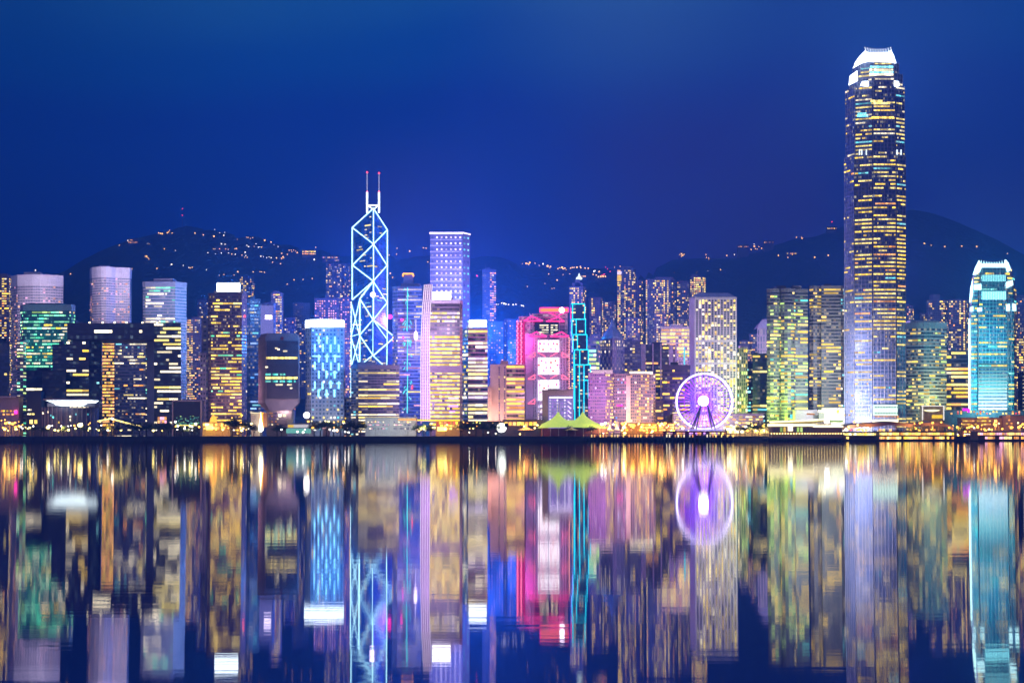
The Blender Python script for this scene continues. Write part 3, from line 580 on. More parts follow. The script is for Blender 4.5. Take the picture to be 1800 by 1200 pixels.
# ------------------------------------------------------------------ red trimmed tower with exposed masts
def masted_bank():
    Y = 1560; root = thing('masted_tower', 'tower hung between ladder masts with red neon trusses and white screens', 'tower', (X(955, Y), Y, GZ))
    body = fac((.50, .44, .58), (.16, .13, .26), .9, .45, dim=1.2, dimcol=(1, .6, .8))
    def bl(name, px0, px1, t, dy, dep, col=body, fh=4):
        q = MB(); y = Y + dy; x0, x1, z1 = X(px0, y), X(px1, y), Z(t, y); nf = round((z1 - GZ) / fh)
        po = [(x0, y), (x1, y), (x1, y + dep), (x0, y + dep)]
        for i in range(4): a, c = po[i], po[(i + 1) % 4]; q.wall(a, c, GZ, z1, max(1, round(math.dist(a, c) / 3)), nf)
        q.face([(x, yy, z1) for x, yy in po]); return q.build(name, col, root)
    bl('rear_bay', 912, 955, 556, 26, 22); bl('rear_bay', 935, 998, 551, 30, 20); bl('centre_bay', 923, 1001, 588, 6, 20); bl('front_bay', 940, 990, 597, 0, 6)
    side = plain((.42, .42, .58)); q = MB(); q.box(X(924, Y), X(938, Y), Y + 1, Y + 5.9, GZ, Z(586, Y)); q.build('side_wall', side, root)
    q = MB(); q.box(X(989, Y), X(995.5, Y), Y + 1, Y + 5.9, GZ, Z(590, Y)); q.build('side_wall', plain((.5, .36, .42)), root)
    red = glow((1, .03, .22), 2.6); pk = glow((1, .16, .30), 1.8)
    # ladder masts
    def mast(px, t, bt, dy, key):
        y = Y + dy; q = MB(); x = X(px, y); z0, z1 = Z(bt, y), Z(t, y)
        for dx in (-1.5, 1.5): q.tube((x + dx, y, z0), (x + dx, y, z1), .55, 6)
        k = 0
        while z0 + k * 3 < z1: q.box(x - 1.5, x + 1.5, y - .35, y + .35, z0 + k * 3, z0 + k * 3 + .9); k += 1
        q.build('mast', key, root)
    steel = plain((.55, .58, .72), .45)
    mast(934.3, 551, 584, 24, steel); mast(981, 556, 584, 28, steel); mast(942.2, 583, 750, -2, steel); mast(987, 585, 750, -2, steel); mast(945.5, 590, 750, -1, steel); mast(991, 592, 750, -1, steel)
    # coat hanger trusses
    def hang(px, py, dxl, dxr, h, dy, mt=red):
        y = Y + dy
        pts = [[(px + dxl, py), (px, py - h)], [(px + dxl, py), (px, py)], [(px, py - h), (px + dxr, py)], [(px, py), (px + dxr, py)]]
        for pa in pts:
            if pa[0][0] == pa[1][0]: continue
            strip(root, 'neon_truss', [P3(a, c, y) for a, c in pa], .62, mt, 5)
    hang(934, 564, -13, 20, 8.5, 22); hang(981, 565, -21, 11, 8, 26); strip(root, 'neon_truss', [P3(965, 549, Y + 26), P3(981, 557, Y + 26)], .55, red); strip(root, 'neon_truss', [P3(992, 549, Y + 26), P3(978, 557, Y + 26)], .55, red)
    hang(943, 591, -14, 18, 8, -3); hang(987, 591, -20, 13, 8, -3)
    for py in (627, 666, 709): hang(940, py, -12, 0.01, 8, -3, pk)
    for py in (627, 666): hang(988, py, 0.01, 12, 8, -3, pk)
    for py in (620.5, 659.5):
        panel(root, 'grey_band', 945, 983, py - 2, py + 6.5, Y - 1.0, plain((.35, .32, .40)), .9)
        strip(root, 'neon_truss', [P3(946, py - 1, Y - 1.6), P3(959, py + 6, Y - 1.6)], .55, pk, 5); strip(root, 'neon_truss', [P3(980, py - 1, Y - 1.6), P3(967, py + 6, Y - 1.6)], .55, pk, 5)
    r = random.Random(3)
    for y0, y1, dots in ((597.5, 618.5, [(.25, .8), (.62, .75), (.5, .35), (.9, .35), (.12, .3), (.3, .3), (.74, .3), (.82, .78), (.08, .7)]), (628, 658, [(.06, .45), (.28, .78), (.72, .8), (.92, .45), (.18, .2), (.38, .3), (.62, .3), (.82, .2), (.4, .6), (.6, .6)]), (667.5, 704, [(.1, .25), (.5, .3), (.88, .22), (.28, .8), (.7, .5), (.3, .4), (.6, .7), (.15, .6), (.85, .65)])):
        for a, c in ((945, 963.4), (964.2, 983)):
            panel(root, 'screen', a, c, y0, y1, Y - 1.4, glow((1, .86, .93), 1.9), .8)
        for (u_, v_) in dots:
            q = MB(); q.ball(P3(945 + 38 * u_, y0 + (y1 - y0) * v_, Y - 1.5), 1.15); q.build('lantern_mark', glow(r.choice([(1, .12, .05), (1, .10, .35), (1, .3, .5)]), 1.5), root)
    panel(root, 'lobby_light', 946, 984, 712, 716, Y - 1.2, glow('lav', 2), .6); panel(root, 'lobby_light', 943, 955, 722, 725, Y - 1.2, glow('lav', 1.5), .6)
    sp_ = []
    for f in range(5):
        for k in range(9):
            if r.random() < .75: sp_.append((X(947 + k * 4, Y + 5), Y + 25, Z(568.5 + f * 4.2, Y), 2.4, 1.2, .3, 0, 'wht:.8'))
    for f in range(8):
        for k in range(7):
            if r.random() < .7: sp_.append((X(947 + k * 5.4, Y), Y - .05, Z(712 + f * 4, Y), 2.2, 1.1, .3, 0, r.choice(['wht:.8', 'lav:.7'])))
    place_windows(root, sp_)
    panel(root, 'text_panel', 940, 982, 565.5, 586, Y + 24.8, plain((.02, .03, .08), .3), .15)
    for px in (909.8, 916.2, 921): panel(root, 'neon_ladder_rail', px - .35, px + .35, 562, 641, Y + 24, glow((1, .03, .3), 1.5), .8)
    for px in (909.8, 916.2):
        for k in range(19):
            q = MB(); q.ball(P3(px + (.5 if k % 2 else -.5), 565 + k * 4.1, Y + 23), .95, 6); q.build('red_bulb', glow((1, .18, .35), 3), root)
    q = MB(); q.box(X(907.5, Y + 25), X(923, Y + 25), Y + 25, Y + 34, GZ, Z(563, Y)); q.build('lift_shaft', plain((.30, .05, .16)), root)
    for k in range(26):
        q = MB(); q.ball(P3(1000.5 + .3 * (k % 2), 594 + k * 4, Y + 3), .8, 6); q.build('red_bulb', glow((1, .35, .3), 2), root)
    panel(root, 'rooftop_sign', 949.5, 998, 541.5, 548, Y + 27, glow((1, .22, .06), 2), 2.5)
    for a, c in (((949, 541), (999, 541)), ((949, 548.5), (999, 548.5)), ((949, 541), (949, 548.5)), ((999, 541), (999, 548.5))): strip(root, 'sign_edge', [P3(*a, Y + 26), P3(*c, Y + 26)], .6, red, 5)
    q = MB(); q.ball(P3(987.5, 545, Y + 25), 3); q.build('star_lamp', glow((1, .8, .95), 8), root)
    place_windows(root, [(X(px, Y), Y + 29.9, Z(562 + 5 * k, Y), 1.6, 1, .2, 0, 'pnk:.5') for px in (1000.5, 985, 990) for k in range(0)])
masted_bank()
def outlined_tower():
    Y = 1590; root = thing('outlined_tower', 'stepped tower edged in cyan neon tubes beside the red trimmed tower', 'office tower', (X(1020, Y), Y, GZ))
    tiers = [(1004, 1028, 534, 18), (1005, 1029.5, 561, 13.5), (1007, 1032, 588, 9), (1009.5, 1034.5, 614.5, 4.5), (1010, 1038, 641, 0)]; neon = glow((.02, .72, 1), 1.9); r = random.Random(8); sp_ = []
    for i, (a, c, t, dy) in enumerate(tiers):
        y = Y + dy; q = MB(); x0, x1, z1 = X(a, y), X(c, y), Z(t, y); zb = GZ if i == 4 else Z(tiers[i + 1][2], y) - 2; nf = max(2, round((z1 - zb) / 3.6))
        po = [(x0, y), (x1, y), (x1, y + 24), (x0, y + 24)]
        for k in range(4): p, s_ = po[k], po[(k + 1) % 4]; q.wall(p, s_, zb, z1, 6, nf)
        q.face([(x, yy, z1) for x, yy in po]); q.build('wall', fac((.04, .10, .22), (.015, .05, .12), .85, .5, dim=1.5, dimcol=(.6, .8, .8)), root)
        sp_ += specs_for(po[0], po[1], zb, z1, nf, 6, .85, .45, cells(.14 if i < 4 else .22, [('ivo', 2), ('wht:.6', 3), ('ora:.8', 2)])(nf, 6, r), 2)
        b_ = [588, 614, 640, 664, 752][i] if i else 560
        bot = tiers[i + 1][2] if i < 4 else 750
        zz = lambda py: P3(0, py, y - .9)[2]
        for px in (a + (2.5 if i == 0 else .3), c - .3): strip(root, 'neon_tube', [P3(px, t, y - .9), P3(px, bot if px > 1015 else (bot if i < 4 else 750), y - .9)], .52, neon)
        strip(root, 'neon_tube', [P3(a, t, y - .9), P3(c, t, y - .9)], .52, neon)
    for px, t, bt in ((1012.8, 561, 588), (1015, 588, 614), (1018.5, 641, 750), (1026.5, 641, 735), (1034, 668, 700), (1009, 620, 720), (1019, 614, 641)): strip(root, 'neon_tube', [P3(px, t, Y - 1 if t > 612 else Y + 8), P3(px, bt, Y - 1 if t > 612 else Y + 8)], .52, neon)
    strip(root, 'neon_tube', [P3(1027, 668, Y - 1), P3(1038, 668, Y - 1)], .6, neon); panel(root, 'magenta_light', 1002.6, 1004.4, 541, 560, Y + 17, glow('mag', 1.5), .8)
    place_windows(root, sp_)
outlined_tower()
rt = T('hall_block', 'low block with a thick peach frame round a violet lit glass front behind the marquee', [(953, 0), (1008, 0)], 687, 1500, (.60, .42, .46), (.3, .2, .6), fh=50, bw=50, wf=.02, hf=.02, dim=0)
panel(rt, 'glass_front', 964, 1007, 697, 757, 1498.6, glow((.30, .24, .62), .9), 1.3); panel(rt, 'light_band', 966, 1006, 697, 699.5, 1498, glow('lav', 3), .5)
q = [(X(967 + 4.3 * (k % 9), 1498), 1498.5, Z(703 + 5.6 * (k // 9), 1498), 1.4, 1.6, .3, 0, 'vio:.4' if k % 3 else 'lav:.9') for k in range(72)]
place_windows(rt, q)
for k in range(5): strip(rt, 'slanted_fin', [P3(998, 705 + 8 * k, 1497), P3(1004, 710 + 8 * k, 1497)], .6, glow('lav', 1.6))
T('office_tower', 'mint lit tower top with a spike between the cyan tower and the domed tower', [(1033, 0), (1048, 0), (1053, 5)], 596, 1720, (.1, .16, .24), (.02, .06, .10), fh=5, bw=3, wf=.95, hf=.6, lit_=office(.85, .75, [('wht', 3), ('lime', 2), ('grn', 2)]), cap=2, plant=[(1036, 1044, 591)])
rt = T('hotel_block', 'rose lit hotel slab with a pink glowing eave right of the marquee', [(1034, 4), (1064, 0), (1080, 8)], 656, 1530, (.52, .32, .52), (.16, .09, .22), fh=3.4, bw=2.2, wf=.7, hf=.5, lit_={0: cells(.12, [('vio:.5', 2), ('lav:.6', 2)]), 1: cells(.55, [('yel', 3), ('ivo', 3)])}, merge=1, cat='hotel')
panel(rt, 'lit_eave', 1042, 1077, 650, 656, 1530, glow((.9, .55, .75), .9), 14)
rt = T('hotel_block', 'cream gridded hotel with a floodlit corner pillar and a white roof band', [(1079, 12), (1101, 2), (1108, 0), (1152, 8)], 658, 1520, (.52, .38, .38), (.06, .05, .09), fh=3.3, bw=2.3, wf=.66, hf=.55, lit_={0: cells(.18, [('blu:.7', 3), ('lav', 2), ('mag:.6', .5)]), 2: cells(.22, [('yel', 4), ('ora', 2), ('wht', 2)], [.4, 1, 2.2])}, merge=1, cat='hotel')
panel(rt, 'roof_light', 1107, 1147, 653, 657.4, 1526, glow('wht', 3), 1); panel(rt, 'corner_pillar', 1100.5, 1108.5, 660, 756, 1519.0, plain((.8, .62, .42)), 1.0); panel(rt, 'red_light', 1084, 1095, 711, 714, 1521.5, glow('mag', 2.5), .5)
T('domed_tower', 'dim round tower with a pointed green roof and a ring of small lights', arc(1055, 1098, 0, 11, 6), 596, 1760, (.12, .11, .2), (.02, .03, .07), fh=4, bw=3, wf=.5, hf=.7, lit_=cells(lambda t: .55 if t > .93 else .05, [('wht:.7', 2), ('ivo:.6', 1)]), merge=1, cap=2, cat='office tower')
rt = bpy.data.objects['domed_tower']; q = MB(); q.lathe((X(1076.5, 1772), 1772, Z(596, 1772)), [(13, 0), (13, 2), (9.5, 8), (4, 14), (.4, 24)], 8); q.build('roof', plain((.10, .16, .22), .5), rt)
T('office_block', 'dark block with few lights between the domed tower and the pale pillared block', [(1098, 0), (1130, 0)], 600, 1800, (.08, .07, .14), (.02, .02, .05), lit_=cells(.07, YW), merge=1)
rt = T('office_block', 'dark block with four white pillars and yellow floors behind the cream hotel', [(1128, 0), (1190, 0)], 606, 1640, (.07, .06, .10), (.02, .02, .04), fh=4.2, bw=2.6, wf=.9, hf=.5, lit_=office(.75, .55, YW, .7), cap=2, merge=4)
for a, c, t in ((1127.5, 1135, 605), (1146.5, 1149, 604), (1160.5, 1163, 604), (1175.5, 1184, 606), (1186, 1190, 606)): panel(rt, 'pillar', a, c, t, 757, 1638.6, plain((.55, .46, .52)), 1.3)
T('office_block', 'square lit box of cream and yellow floors left of the porthole tower', [(1162, 0), (1213, 0)], 574, 1790, (.6, .5, .4), (.05, .04, .05), fh=4.4, bw=3.4, wf=.8, hf=.62, lit_=lambda nf, nb, r: [[None if nf - f > 8 and b < nb * .5 else (r.choice(['yel', 'ivo', 'ivo', 'ora']) if r.random() < (.86 if nf - f <= 8 else .6) else None) for b in range(nb)] for f in range(nf)], cap=3, merge=3, plant=[(1180, 1200, 570)])
T('office_block', 'near black stepped block with orange floors left of the big wheel', [(1164, 0), (1213, 0)], 641, 1535, (.05, .04, .07), (.012, .012, .03), fh=3.9, bw=2.6, wf=.85, hf=.5, lit_=office(.6, .45, [('yel', 4), ('ora', 3), ('ivo', 1)], .6), cap=7, merge=3)
T('office_block', 'low dark foot with amber windows under the stepped block', [(1152, -5), (1166, -5)], 706, 1530, (.06, .04, .07), (.012, .012, .03), fh=3.9, bw=2.2, wf=.8, hf=.5, lit_=office(.7, .6, [('ora', 3), ('yel', 3)], .6))
q = MB(); yc = 1740
rt = thing('crane_mast', 'cyan lit crane like mast between the lit box and the porthole tower', 'mast', (X(1203, yc), yc, GZ))
q.tube((X(1203, yc), yc, GZ), (X(1203, yc), yc, Z(610, yc)), .9, 6); q.tube((X(1199, yc), yc, Z(620, yc)), (X(1211, yc), yc, Z(622, yc)), .6, 6); q.tube((X(1203, yc), yc, Z(633, yc)), (X(1208, yc), yc, Z(630, yc)), .5, 6); q.build('lit_mast', glow('cyn', 1.0), rt)
# ------------------------------------------------------------------ porthole tower
def porthole_tower():
    Y = 1570; chain = [(1211.5, 9), (1221, 0), (1295, 0)]; root = T('porthole_tower', 'white tower covered in round porthole windows with a sloping roof behind the big wheel', chain, 524, Y, (.66, .60, .66), (.5, .45, .5), wf=.02, hf=.02, lit_=None, dim=0, cat='skyscraper')
    b = MB(); z = Z(524, Y) + 1.3; p0 = [(X(1213, Y + 9), Y + 9), (X(1221, Y + 1), Y + 1), (X(1294, Y + 1), Y + 1), (X(1293, Y + 39), Y + 39), (X(1214, Y + 39), Y + 39)]; zt = Z(513, Y); p1 = [(X(1226, Y + 14), Y + 14), (X(1228, Y + 11), Y + 11), (X(1280, Y + 11), Y + 11), (X(1279, Y + 28), Y + 28), (X(1227, Y + 28), Y + 28)]
    for i in range(5): j = (i + 1) % 5; b.face([(*p0[i], z), (*p0[j], z), (*p1[j], zt), (*p1[i], zt)])
    b.face([(*p, zt) for p in p1]); b.build('roof', plain((.55, .50, .58)), root)
    r = random.Random(21); nf, nc = 51, 13; x0, x1 = X(1221, Y), X(1295, Y); z0, z1 = Z(727, Y), Z(526.5, Y)
    disc = {}
    def dm(key):
        if key not in disc:
            k = MB(); n = 10; ring = [(math.cos(2 * math.pi * a / n), math.sin(2 * math.pi * a / n)) for a in range(n)]
            k.face([(c, -1, s) for c, s in ring]); 
            for a in range(n): c, s = ring[a]; c2, s2 = ring[(a + 1) % n]; k.face([(c, 0, s), (c2, 0, s2), (c2, -1, s2), (c, -1, s)])
            o = k.build('porthole', lit(key) if key != 'dark' else plain((.03, .03, .06), .2)); disc[key] = o.data; bpy.data.objects.remove(o)
        return disc[key]
    items = []
    for f in range(nf):
        t = f / nf; band = r.random()
        for c in range(nc):
            if f in (32, 22): continue
            lit_p = .5 if t > .9 else (.25 if .78 < t < .9 else (.58 if band < .55 else .3))
            key = 'dark'
            if r.random() < lit_p and not (t < .22 and c < 7 and r.random() < .6): key = r.choice(['ivo', 'ivo:.8', 'wht', 'yel'])
            items.append((x0 + (x1 - x0) * (c + .75) / (nc + .5), z0 + (z1 - z0) * (f + .5) / nf, key))
    items.sort(key=lambda i: (i[2] == 'dark', r.random()))
    o0 = ORI[root.name]
    for (x, z, key) in items[:100]:
        o = bpy.data.objects.new('porthole', dm(key)); COL.objects.link(o); o.parent = root; o.location = (x - o0[0], Y - o0[1], z - o0[2]); o.scale = (1.22, .3, 1.22)
    keys = sorted({k for _, _, k in items[100:]}); vs, fs, ms = [], [], []
    for (x, z, key) in items[100:]:
        me = dm(key); i = len(vs); vs += [(x - o0[0] + v.co.x * (.95 if key == 'dark' else 1.22), Y - o0[1] + v.co.y * .3, z - o0[2] + v.co.z * (.95 if key == 'dark' else 1.22)) for v in me.vertices]
        for p in me.polygons: fs.append(tuple(i + k for k in p.vertices)); ms.append(keys.index(key))
    me = bpy.data.meshes.new('porthole'); me.from_pydata(vs, [], fs); [me.materials.append(dm(k).materials[0]) for k in keys]; me.polygons.foreach_set('material_index', ms); me.update()
    o = bpy.data.objects.new('porthole', me); COL.objects.link(o); o.parent = root; o['kind'] = 'stuff'
    q = MB()
    for k in range(5): z = z0 + (z1 - z0) * (k * .23); q.box(X(1221, Y), X(1295, Y), Y - .35, Y - .01, z - .2, z + .2)
    q.build('ledge', plain((.6, .55, .62)), root)
porthole_tower()
# ------------------------------------------------------------------ right of the wheel
T('office_tower', 'slim pale framed tower with paired dark window columns right of the porthole tower', [(1296, 0), (1314, 0)], 611, 1610, (.40, .34, .42), (.02, .03, .06), fh=4, bw=2.3, wf=.62, hf=.8, lit_=cells(.32, [('lime:.8', 2), ('wht', 3), ('yel', 3), ('cyn', 1)]), merge=1, cap=2)
T('office_block', 'narrow black tower with teal window bits beside the slim framed tower', [(1312, 0), (1324, 0)], 640, 1640, (.05, .06, .09), (.012, .03, .05), fh=4, bw=2.4, lit_=cells(.4, [('teal:.8', 3), ('cyn', 2), ('yel', 2)]))
T('glass_block', 'deep teal glass block with a few cream strips left of the green floodlit towers', [(1323, 0), (1349, 0)], 623, 1620, (.04, .06, .11), (.015, .04, .08), fh=4.1, bw=2.6, wf=.95, hf=.55, lit_=office(.35, .4, [('ivo', 3), ('yel', 2), ('cyn:.8', 1)], .7))
rt = T('gabled_block', 'tan block with a steep pitched roof peeping left of the green floodlit towers', [(1331, 0), (1350, 0)], 578, 1760, (.26, .22, .26), (.02, .02, .04), fh=8, bw=3, wf=.5, hf=.8, cat='office block')
q = MB(); y = 1760; q.face([(X(1330, y), y, Z(577, y)), (X(1351, y), y, Z(577, y)), (X(1352, y), y + 8, Z(560, y)), (X(1342, y), y + 8, Z(560, y))]); q.face([(X(1330, y), y, Z(577, y)), (X(1342, y), y + 8, Z(560, y)), (X(1330, y), y + 26, Z(577, y))]); q.build('roof', plain((.25, .22, .28)), rt)
T('apartment_tower', 'faint dark apartment tower left of the pitched roof', [(1317, 0), (1331, 0)], 588, 2080, (.1, .1, .2), fh=3.3, bw=3, lit_=cells(.14, RW), cat='apartment tower')
EX = (.19, .19, .20)
rt = T('twin_tower', 'left one of two rounded banded towers, floodlit yellow green at its foot', arc(1348, 1372, 0, 5, 4, 4) + arc(1373, 1396, -1, 4, 4, 1) + [(1398, 4), (1420, 6)], 507, 1570, EX, (.02, .03, .05), fh=3.7, bw=2.7, wf=.97, hf=.52, lit_=office(lambda t: .8 if t < .85 else .35, lambda t: .5, [('yel', 4), ('lime:.8', 4), ('ivo', 2), ('teal:.6', .5)], .62), dimcol=(.7, 1, .3), cap=5, plant=[(1365, 1382, 502), (1393, 1409, 502)], merge=5)
T('twin_tower', 'right one of two rounded banded towers, plain and dim beside the tallest tower', arc(1423, 1443, 0, 4, 3, 5) + [(1444, 1), (1478, 0), (1486, 6)], 502, 1590, (.22, .2, .22), (.02, .025, .04), fh=3.7, bw=2.7, wf=.97, hf=.52, lit_={**{i: office(.7, .5, [('yel:.8', 5), ('ivo:.7', 2)], .6) for i in range(3)}, 4: office(.75, .35, [('yel', 5), ('ivo', 2), ('ora', 1)], .6), 5: cells(.15, CW)}, cap=4, plant=[(1449, 1460, 499)], merge=5)
# ------------------------------------------------------------------ the two crowned towers
def crowned(name, label, Y, base, tiers, crown, mats, fl_p, wall, neon, white, teal=False):
    """tiers: (top row, left, right) from the ground up; base: chain fractions across the width"""
    root = thing(name, label, 'skyscraper', (X((tiers[0][1] + tiers[0][2]) / 2, Y), Y, GZ)); r = random.Random(31); sp_ = []; zb = GZ
    f_ = fac(wall, (.025, .055, .15), .82, .55, .5, dim=1.2, dimcol=(1, .74, .2))
    for i, (t, a, c) in enumerate(tiers):
        s = Y / F; pts = [(X(a + (c - a) * u_, Y + dy), Y + dy) for u_, dy in base]; po = closed(pts, 40); zt = Z(t, Y); q = MB(); nf = max(1, round((zt - zb) / 4.05))
        for k in range(len(po)):
            p, e = po[k], po[(k + 1) % len(po)]; L = math.dist(p, e); nb = max(1, round(L / 1.7)); q.wall(p, e, zb, zt, nb, nf)
            if k < len(pts) - 1 and L > 4:
                g = office(lambda v: fl_p(zb + v * (zt - zb)), .74 if k else .2, mats if zb < 235 or teal else [('ivo:.7', 3), ('wht:.7', 3), ('yel:.7', 3), ('cyn:.5', 1)], .78)(nf, nb, r)
                sp_ += specs_for(p, e, zb, zt, nf, nb, .8, .42, g, 2)
        q.face([(x, y, zt) for x, y in po]); q.build('wall', f_, root)
        fin = MB()
        for k in range(len(pts) - 1):
            p, e = pts[k], pts[k + 1]; L = math.dist(p, e); n = int(L / 3.4)
            if n < 2: continue
            for j in range(n + 1):
                x, y = p[0] + (e[0] - p[0]) * j / n, p[1] + (e[1] - p[1]) * j / n; fin.box(x - .14, x + .14, y - .5, y - .01, zb, zt + .8)
        fin.build('fins', plain((.5, .48, .6), .4), root)
        zb = zt
    place_windows(root, sp_)
    return root, r
IFC = [(0, 24), (.155, 6), (.17, 8), (.45, 1.5), (.465, 3), (.475, 0), (.835, 0), (.845, 3), (.855, 1.5), (1, 8)]
root, r = crowned('crowned_skyscraper', 'tallest tower of all, tapering to a glowing white claw crown', 1530, IFC, [(272, 1484, 1592), (150, 1486, 1590), (128, 1493, 1586.5), (109, 1499, 1580)], None, [('yel:.85', 6), ('ivo:.8', 4), ('ora:.8', .8), ('cyn:.5', .4)], lambda z: (.5 if z < 110 else (.75 if z < 165 else (.98 if z < 232 else (.55 if z < 262 else .82)))), (.17, .19, .36), None, None)
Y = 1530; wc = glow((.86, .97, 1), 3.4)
def crown(root, Y, segs, wc, n, x0, x1, pyb, pyt, lean, rad=.5):  # floodlighting of crown and shoulders is put into their own emission
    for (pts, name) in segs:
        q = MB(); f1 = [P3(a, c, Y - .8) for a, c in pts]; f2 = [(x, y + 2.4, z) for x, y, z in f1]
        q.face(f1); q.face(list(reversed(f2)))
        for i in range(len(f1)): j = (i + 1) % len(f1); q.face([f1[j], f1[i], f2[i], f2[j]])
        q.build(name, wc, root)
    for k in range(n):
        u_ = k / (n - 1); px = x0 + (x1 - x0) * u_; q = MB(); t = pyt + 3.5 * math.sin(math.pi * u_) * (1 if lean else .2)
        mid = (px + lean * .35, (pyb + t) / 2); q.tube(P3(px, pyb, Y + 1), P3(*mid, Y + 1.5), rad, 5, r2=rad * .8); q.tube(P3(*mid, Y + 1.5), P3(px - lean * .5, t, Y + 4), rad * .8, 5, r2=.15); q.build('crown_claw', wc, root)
crown(root, Y, [([(1500, 120), (1504, 109), (1511, 99), (1521, 89), (1526, 93), (1562, 92), (1566, 88), (1571, 97), (1575.5, 111), (1572, 110), (1527, 108), (1515, 111)], 'crown_wall'), ([(1492.5, 150), (1494.5, 133), (1507, 124), (1508, 142)], 'shoulder_wash_glow'), ([(1513, 150), (1516, 143), (1526.5, 142.5), (1526.5, 152)], 'shoulder_wash_glow'), ([(1572, 152), (1572, 142), (1580, 143), (1581, 151)], 'shoulder_wash_glow')], wc, 11, 1521, 1566, 94, 83, 2.2, .26)
sp2 = []
for py, pa, pb, key in ((118, 1529, 1570, 'cyn:1.1'), (123, 1528, 1570, 'wht:1.2'), (127.5, 1528, 1570, 'cyn:1.3'), (131.5, 1528, 1570, 'wht:1.5'), (178, 1530, 1551, 'ivo'), (182, 1531, 1565, 'ivo'), (200, 1507, 1523, 'cyn:1.4'), (204, 1506, 1526, 'cyn:1.2'), (207, 1532, 1571, 'yel:1.4')):
    n = int((pb - pa) / 4)
    for k in range(n): sp2.append((X(pa + (k + .5) * (pb - pa) / n, Y), Y - .3, Z(py, Y), (pb - pa) / n * .5, 2, .5, 0, key))
for px in (1511, 1515, 1523, 1577, 1584):
    panel(root, 'notch_light', px - .9, px + .9, 263, 272.5, Y - 1.5, glow((.8, .95, 1), 1.6), .7)
place_windows(root, sp2, 'crown_window')
panel(root, 'lobby_screen', 1535, 1578, 711, 730, Y - 2.2, glow((.72, .95, .80), 1.5), 1.6); panel(root, 'lobby_screen', 1534, 1579, 737, 741.5, Y - 2.6, glow('wht', 2.6), 1.6)
place_windows(root, [(X(1538.5 + 4.8 * k, Y), Y - 2.3, Z(py, Y), 1.7, 1.5, .3, 0, key) for py, key in ((715.5, 'teal:.15'), (726, 'grn:.2'), (732, 'ora:.6')) for k in range(9)], 'lobby_window')
IFB = [(0, 18), (.04, 4), (.17, 1), (.18, 3), (.20, 0), (.80, 0), (.82, 3), (.83, 1), (.95, 4), (1, 16)]
root, r = crowned('crowned_tower', 'shorter tower with turquoise lit crown and floors at the right edge', 1545, IFB, [(545, 1703.5, 1787), (505, 1705, 1786), (485, 1709, 1783), (468, 1713, 1778)], None, [('yel', 4), ('ivo', 4), ('teal:.8', 2)], lambda z: .55, (.10, .32, .40), None, None, True)
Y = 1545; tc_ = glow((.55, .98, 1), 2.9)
crown(root, Y, [([(1711, 483), (1716, 468), (1721.5, 457.5), (1724, 463), (1766, 463), (1768, 456), (1773, 462), (1777, 474), (1772, 478), (1768, 470), (1726, 470), (1722, 478), (1717, 482)], 'crown_wall'), ([(1704.8, 531), (1707, 505), (1710, 492), (1710.5, 516), (1707, 531)], 'shoulder_wash_glow'), ([(1713, 509), (1713, 500), (1725, 499), (1725, 509)], 'shoulder_wash_glow'), ([(1768, 507), (1768, 496), (1780, 492), (1781, 501)], 'shoulder_wash_glow'), ([(1706, 547), (1706, 540), (1711, 538), (1711, 547)], 'shoulder_wash_glow'), ([(1719, 547), (1719, 541), (1726, 540), (1726, 547)], 'shoulder_wash_glow'), ([(1769, 546), (1769, 535), (1775, 534), (1775, 546)], 'shoulder_wash_glow'), ([(1781, 546), (1781, 533), (1786, 535), (1786.5, 546)], 'shoulder_wash_glow'), ([(1703.6, 722), (1703.6, 560), (1705.5, 560), (1706, 722)], 'edge_light')], tc_, 10, 1725, 1766, 463, 457, .3, .35)
for y0, y1, st in ((483, 494.5, 1.3), (512, 526.5, 2.3)): panel(root, 'wash_glow_panel', 1726, 1768, y0, y1, Y - .7, glow((.30, .93, 1), st), .6)  # floodlight wash on the crown put into glowing panels
q = MB()
for k in range(15): px = 1726.5 + k * 2.95; q.box(X(px, Y) - .2, X(px, Y) + .2, Y - 1.2, Y - .702, Z(527, Y), Z(470, Y))
q.build('crown_mullions', plain((.2, .45, .5)), root)
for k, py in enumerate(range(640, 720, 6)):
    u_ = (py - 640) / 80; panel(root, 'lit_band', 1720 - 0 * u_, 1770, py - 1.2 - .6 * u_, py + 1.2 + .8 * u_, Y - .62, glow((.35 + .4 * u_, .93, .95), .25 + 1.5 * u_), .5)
rt = T('office_tower', 'grey banded tower with rounded corners and a blank brow, floodlit yellow low on its right', arc(1593.5, 1664, 0, 10, 7, 8), 566, 1590, (.34, .31, .34), (.02, .03, .04), fh=3.8, bw=2.5, wf=.95, hf=.5, lit_=office(lambda t: .8, .35, [('yel:.8', 5), ('ivo:.7', 3), ('lime:.5', 1)], .55), cap=10, plant=[(1600, 1650, 563)], merge=3)
T('office_block', 'dark block with broad blazing cream floors between the grey banded tower and the turquoise crown', [(1664, 0), (1672, 0), (1702, 0)], 617, 1640, (.12, .09, .14), (.02, .02, .04), fh=4.3, bw=2.8, wf=.96, hf=.6, lit_={0: office(.8, .8, YW), 1: office(.72, .75, [('ivo', 4), ('yel', 3), ('ora', 1)], .85)}, merge=6)
T('office_block', 'black slab with a dotted column of white lamps at the right edge', [(1789, 0), (1815, 0)], 658, 1600, (.03, .03, .06), (.015, .02, .05), fh=4, bw=4, wf=.25, hf=.3, lit_=lambda nf, nb, r: [['wht:.5' if b == 1 else None for b in range(nb)] for f in range(nf)])
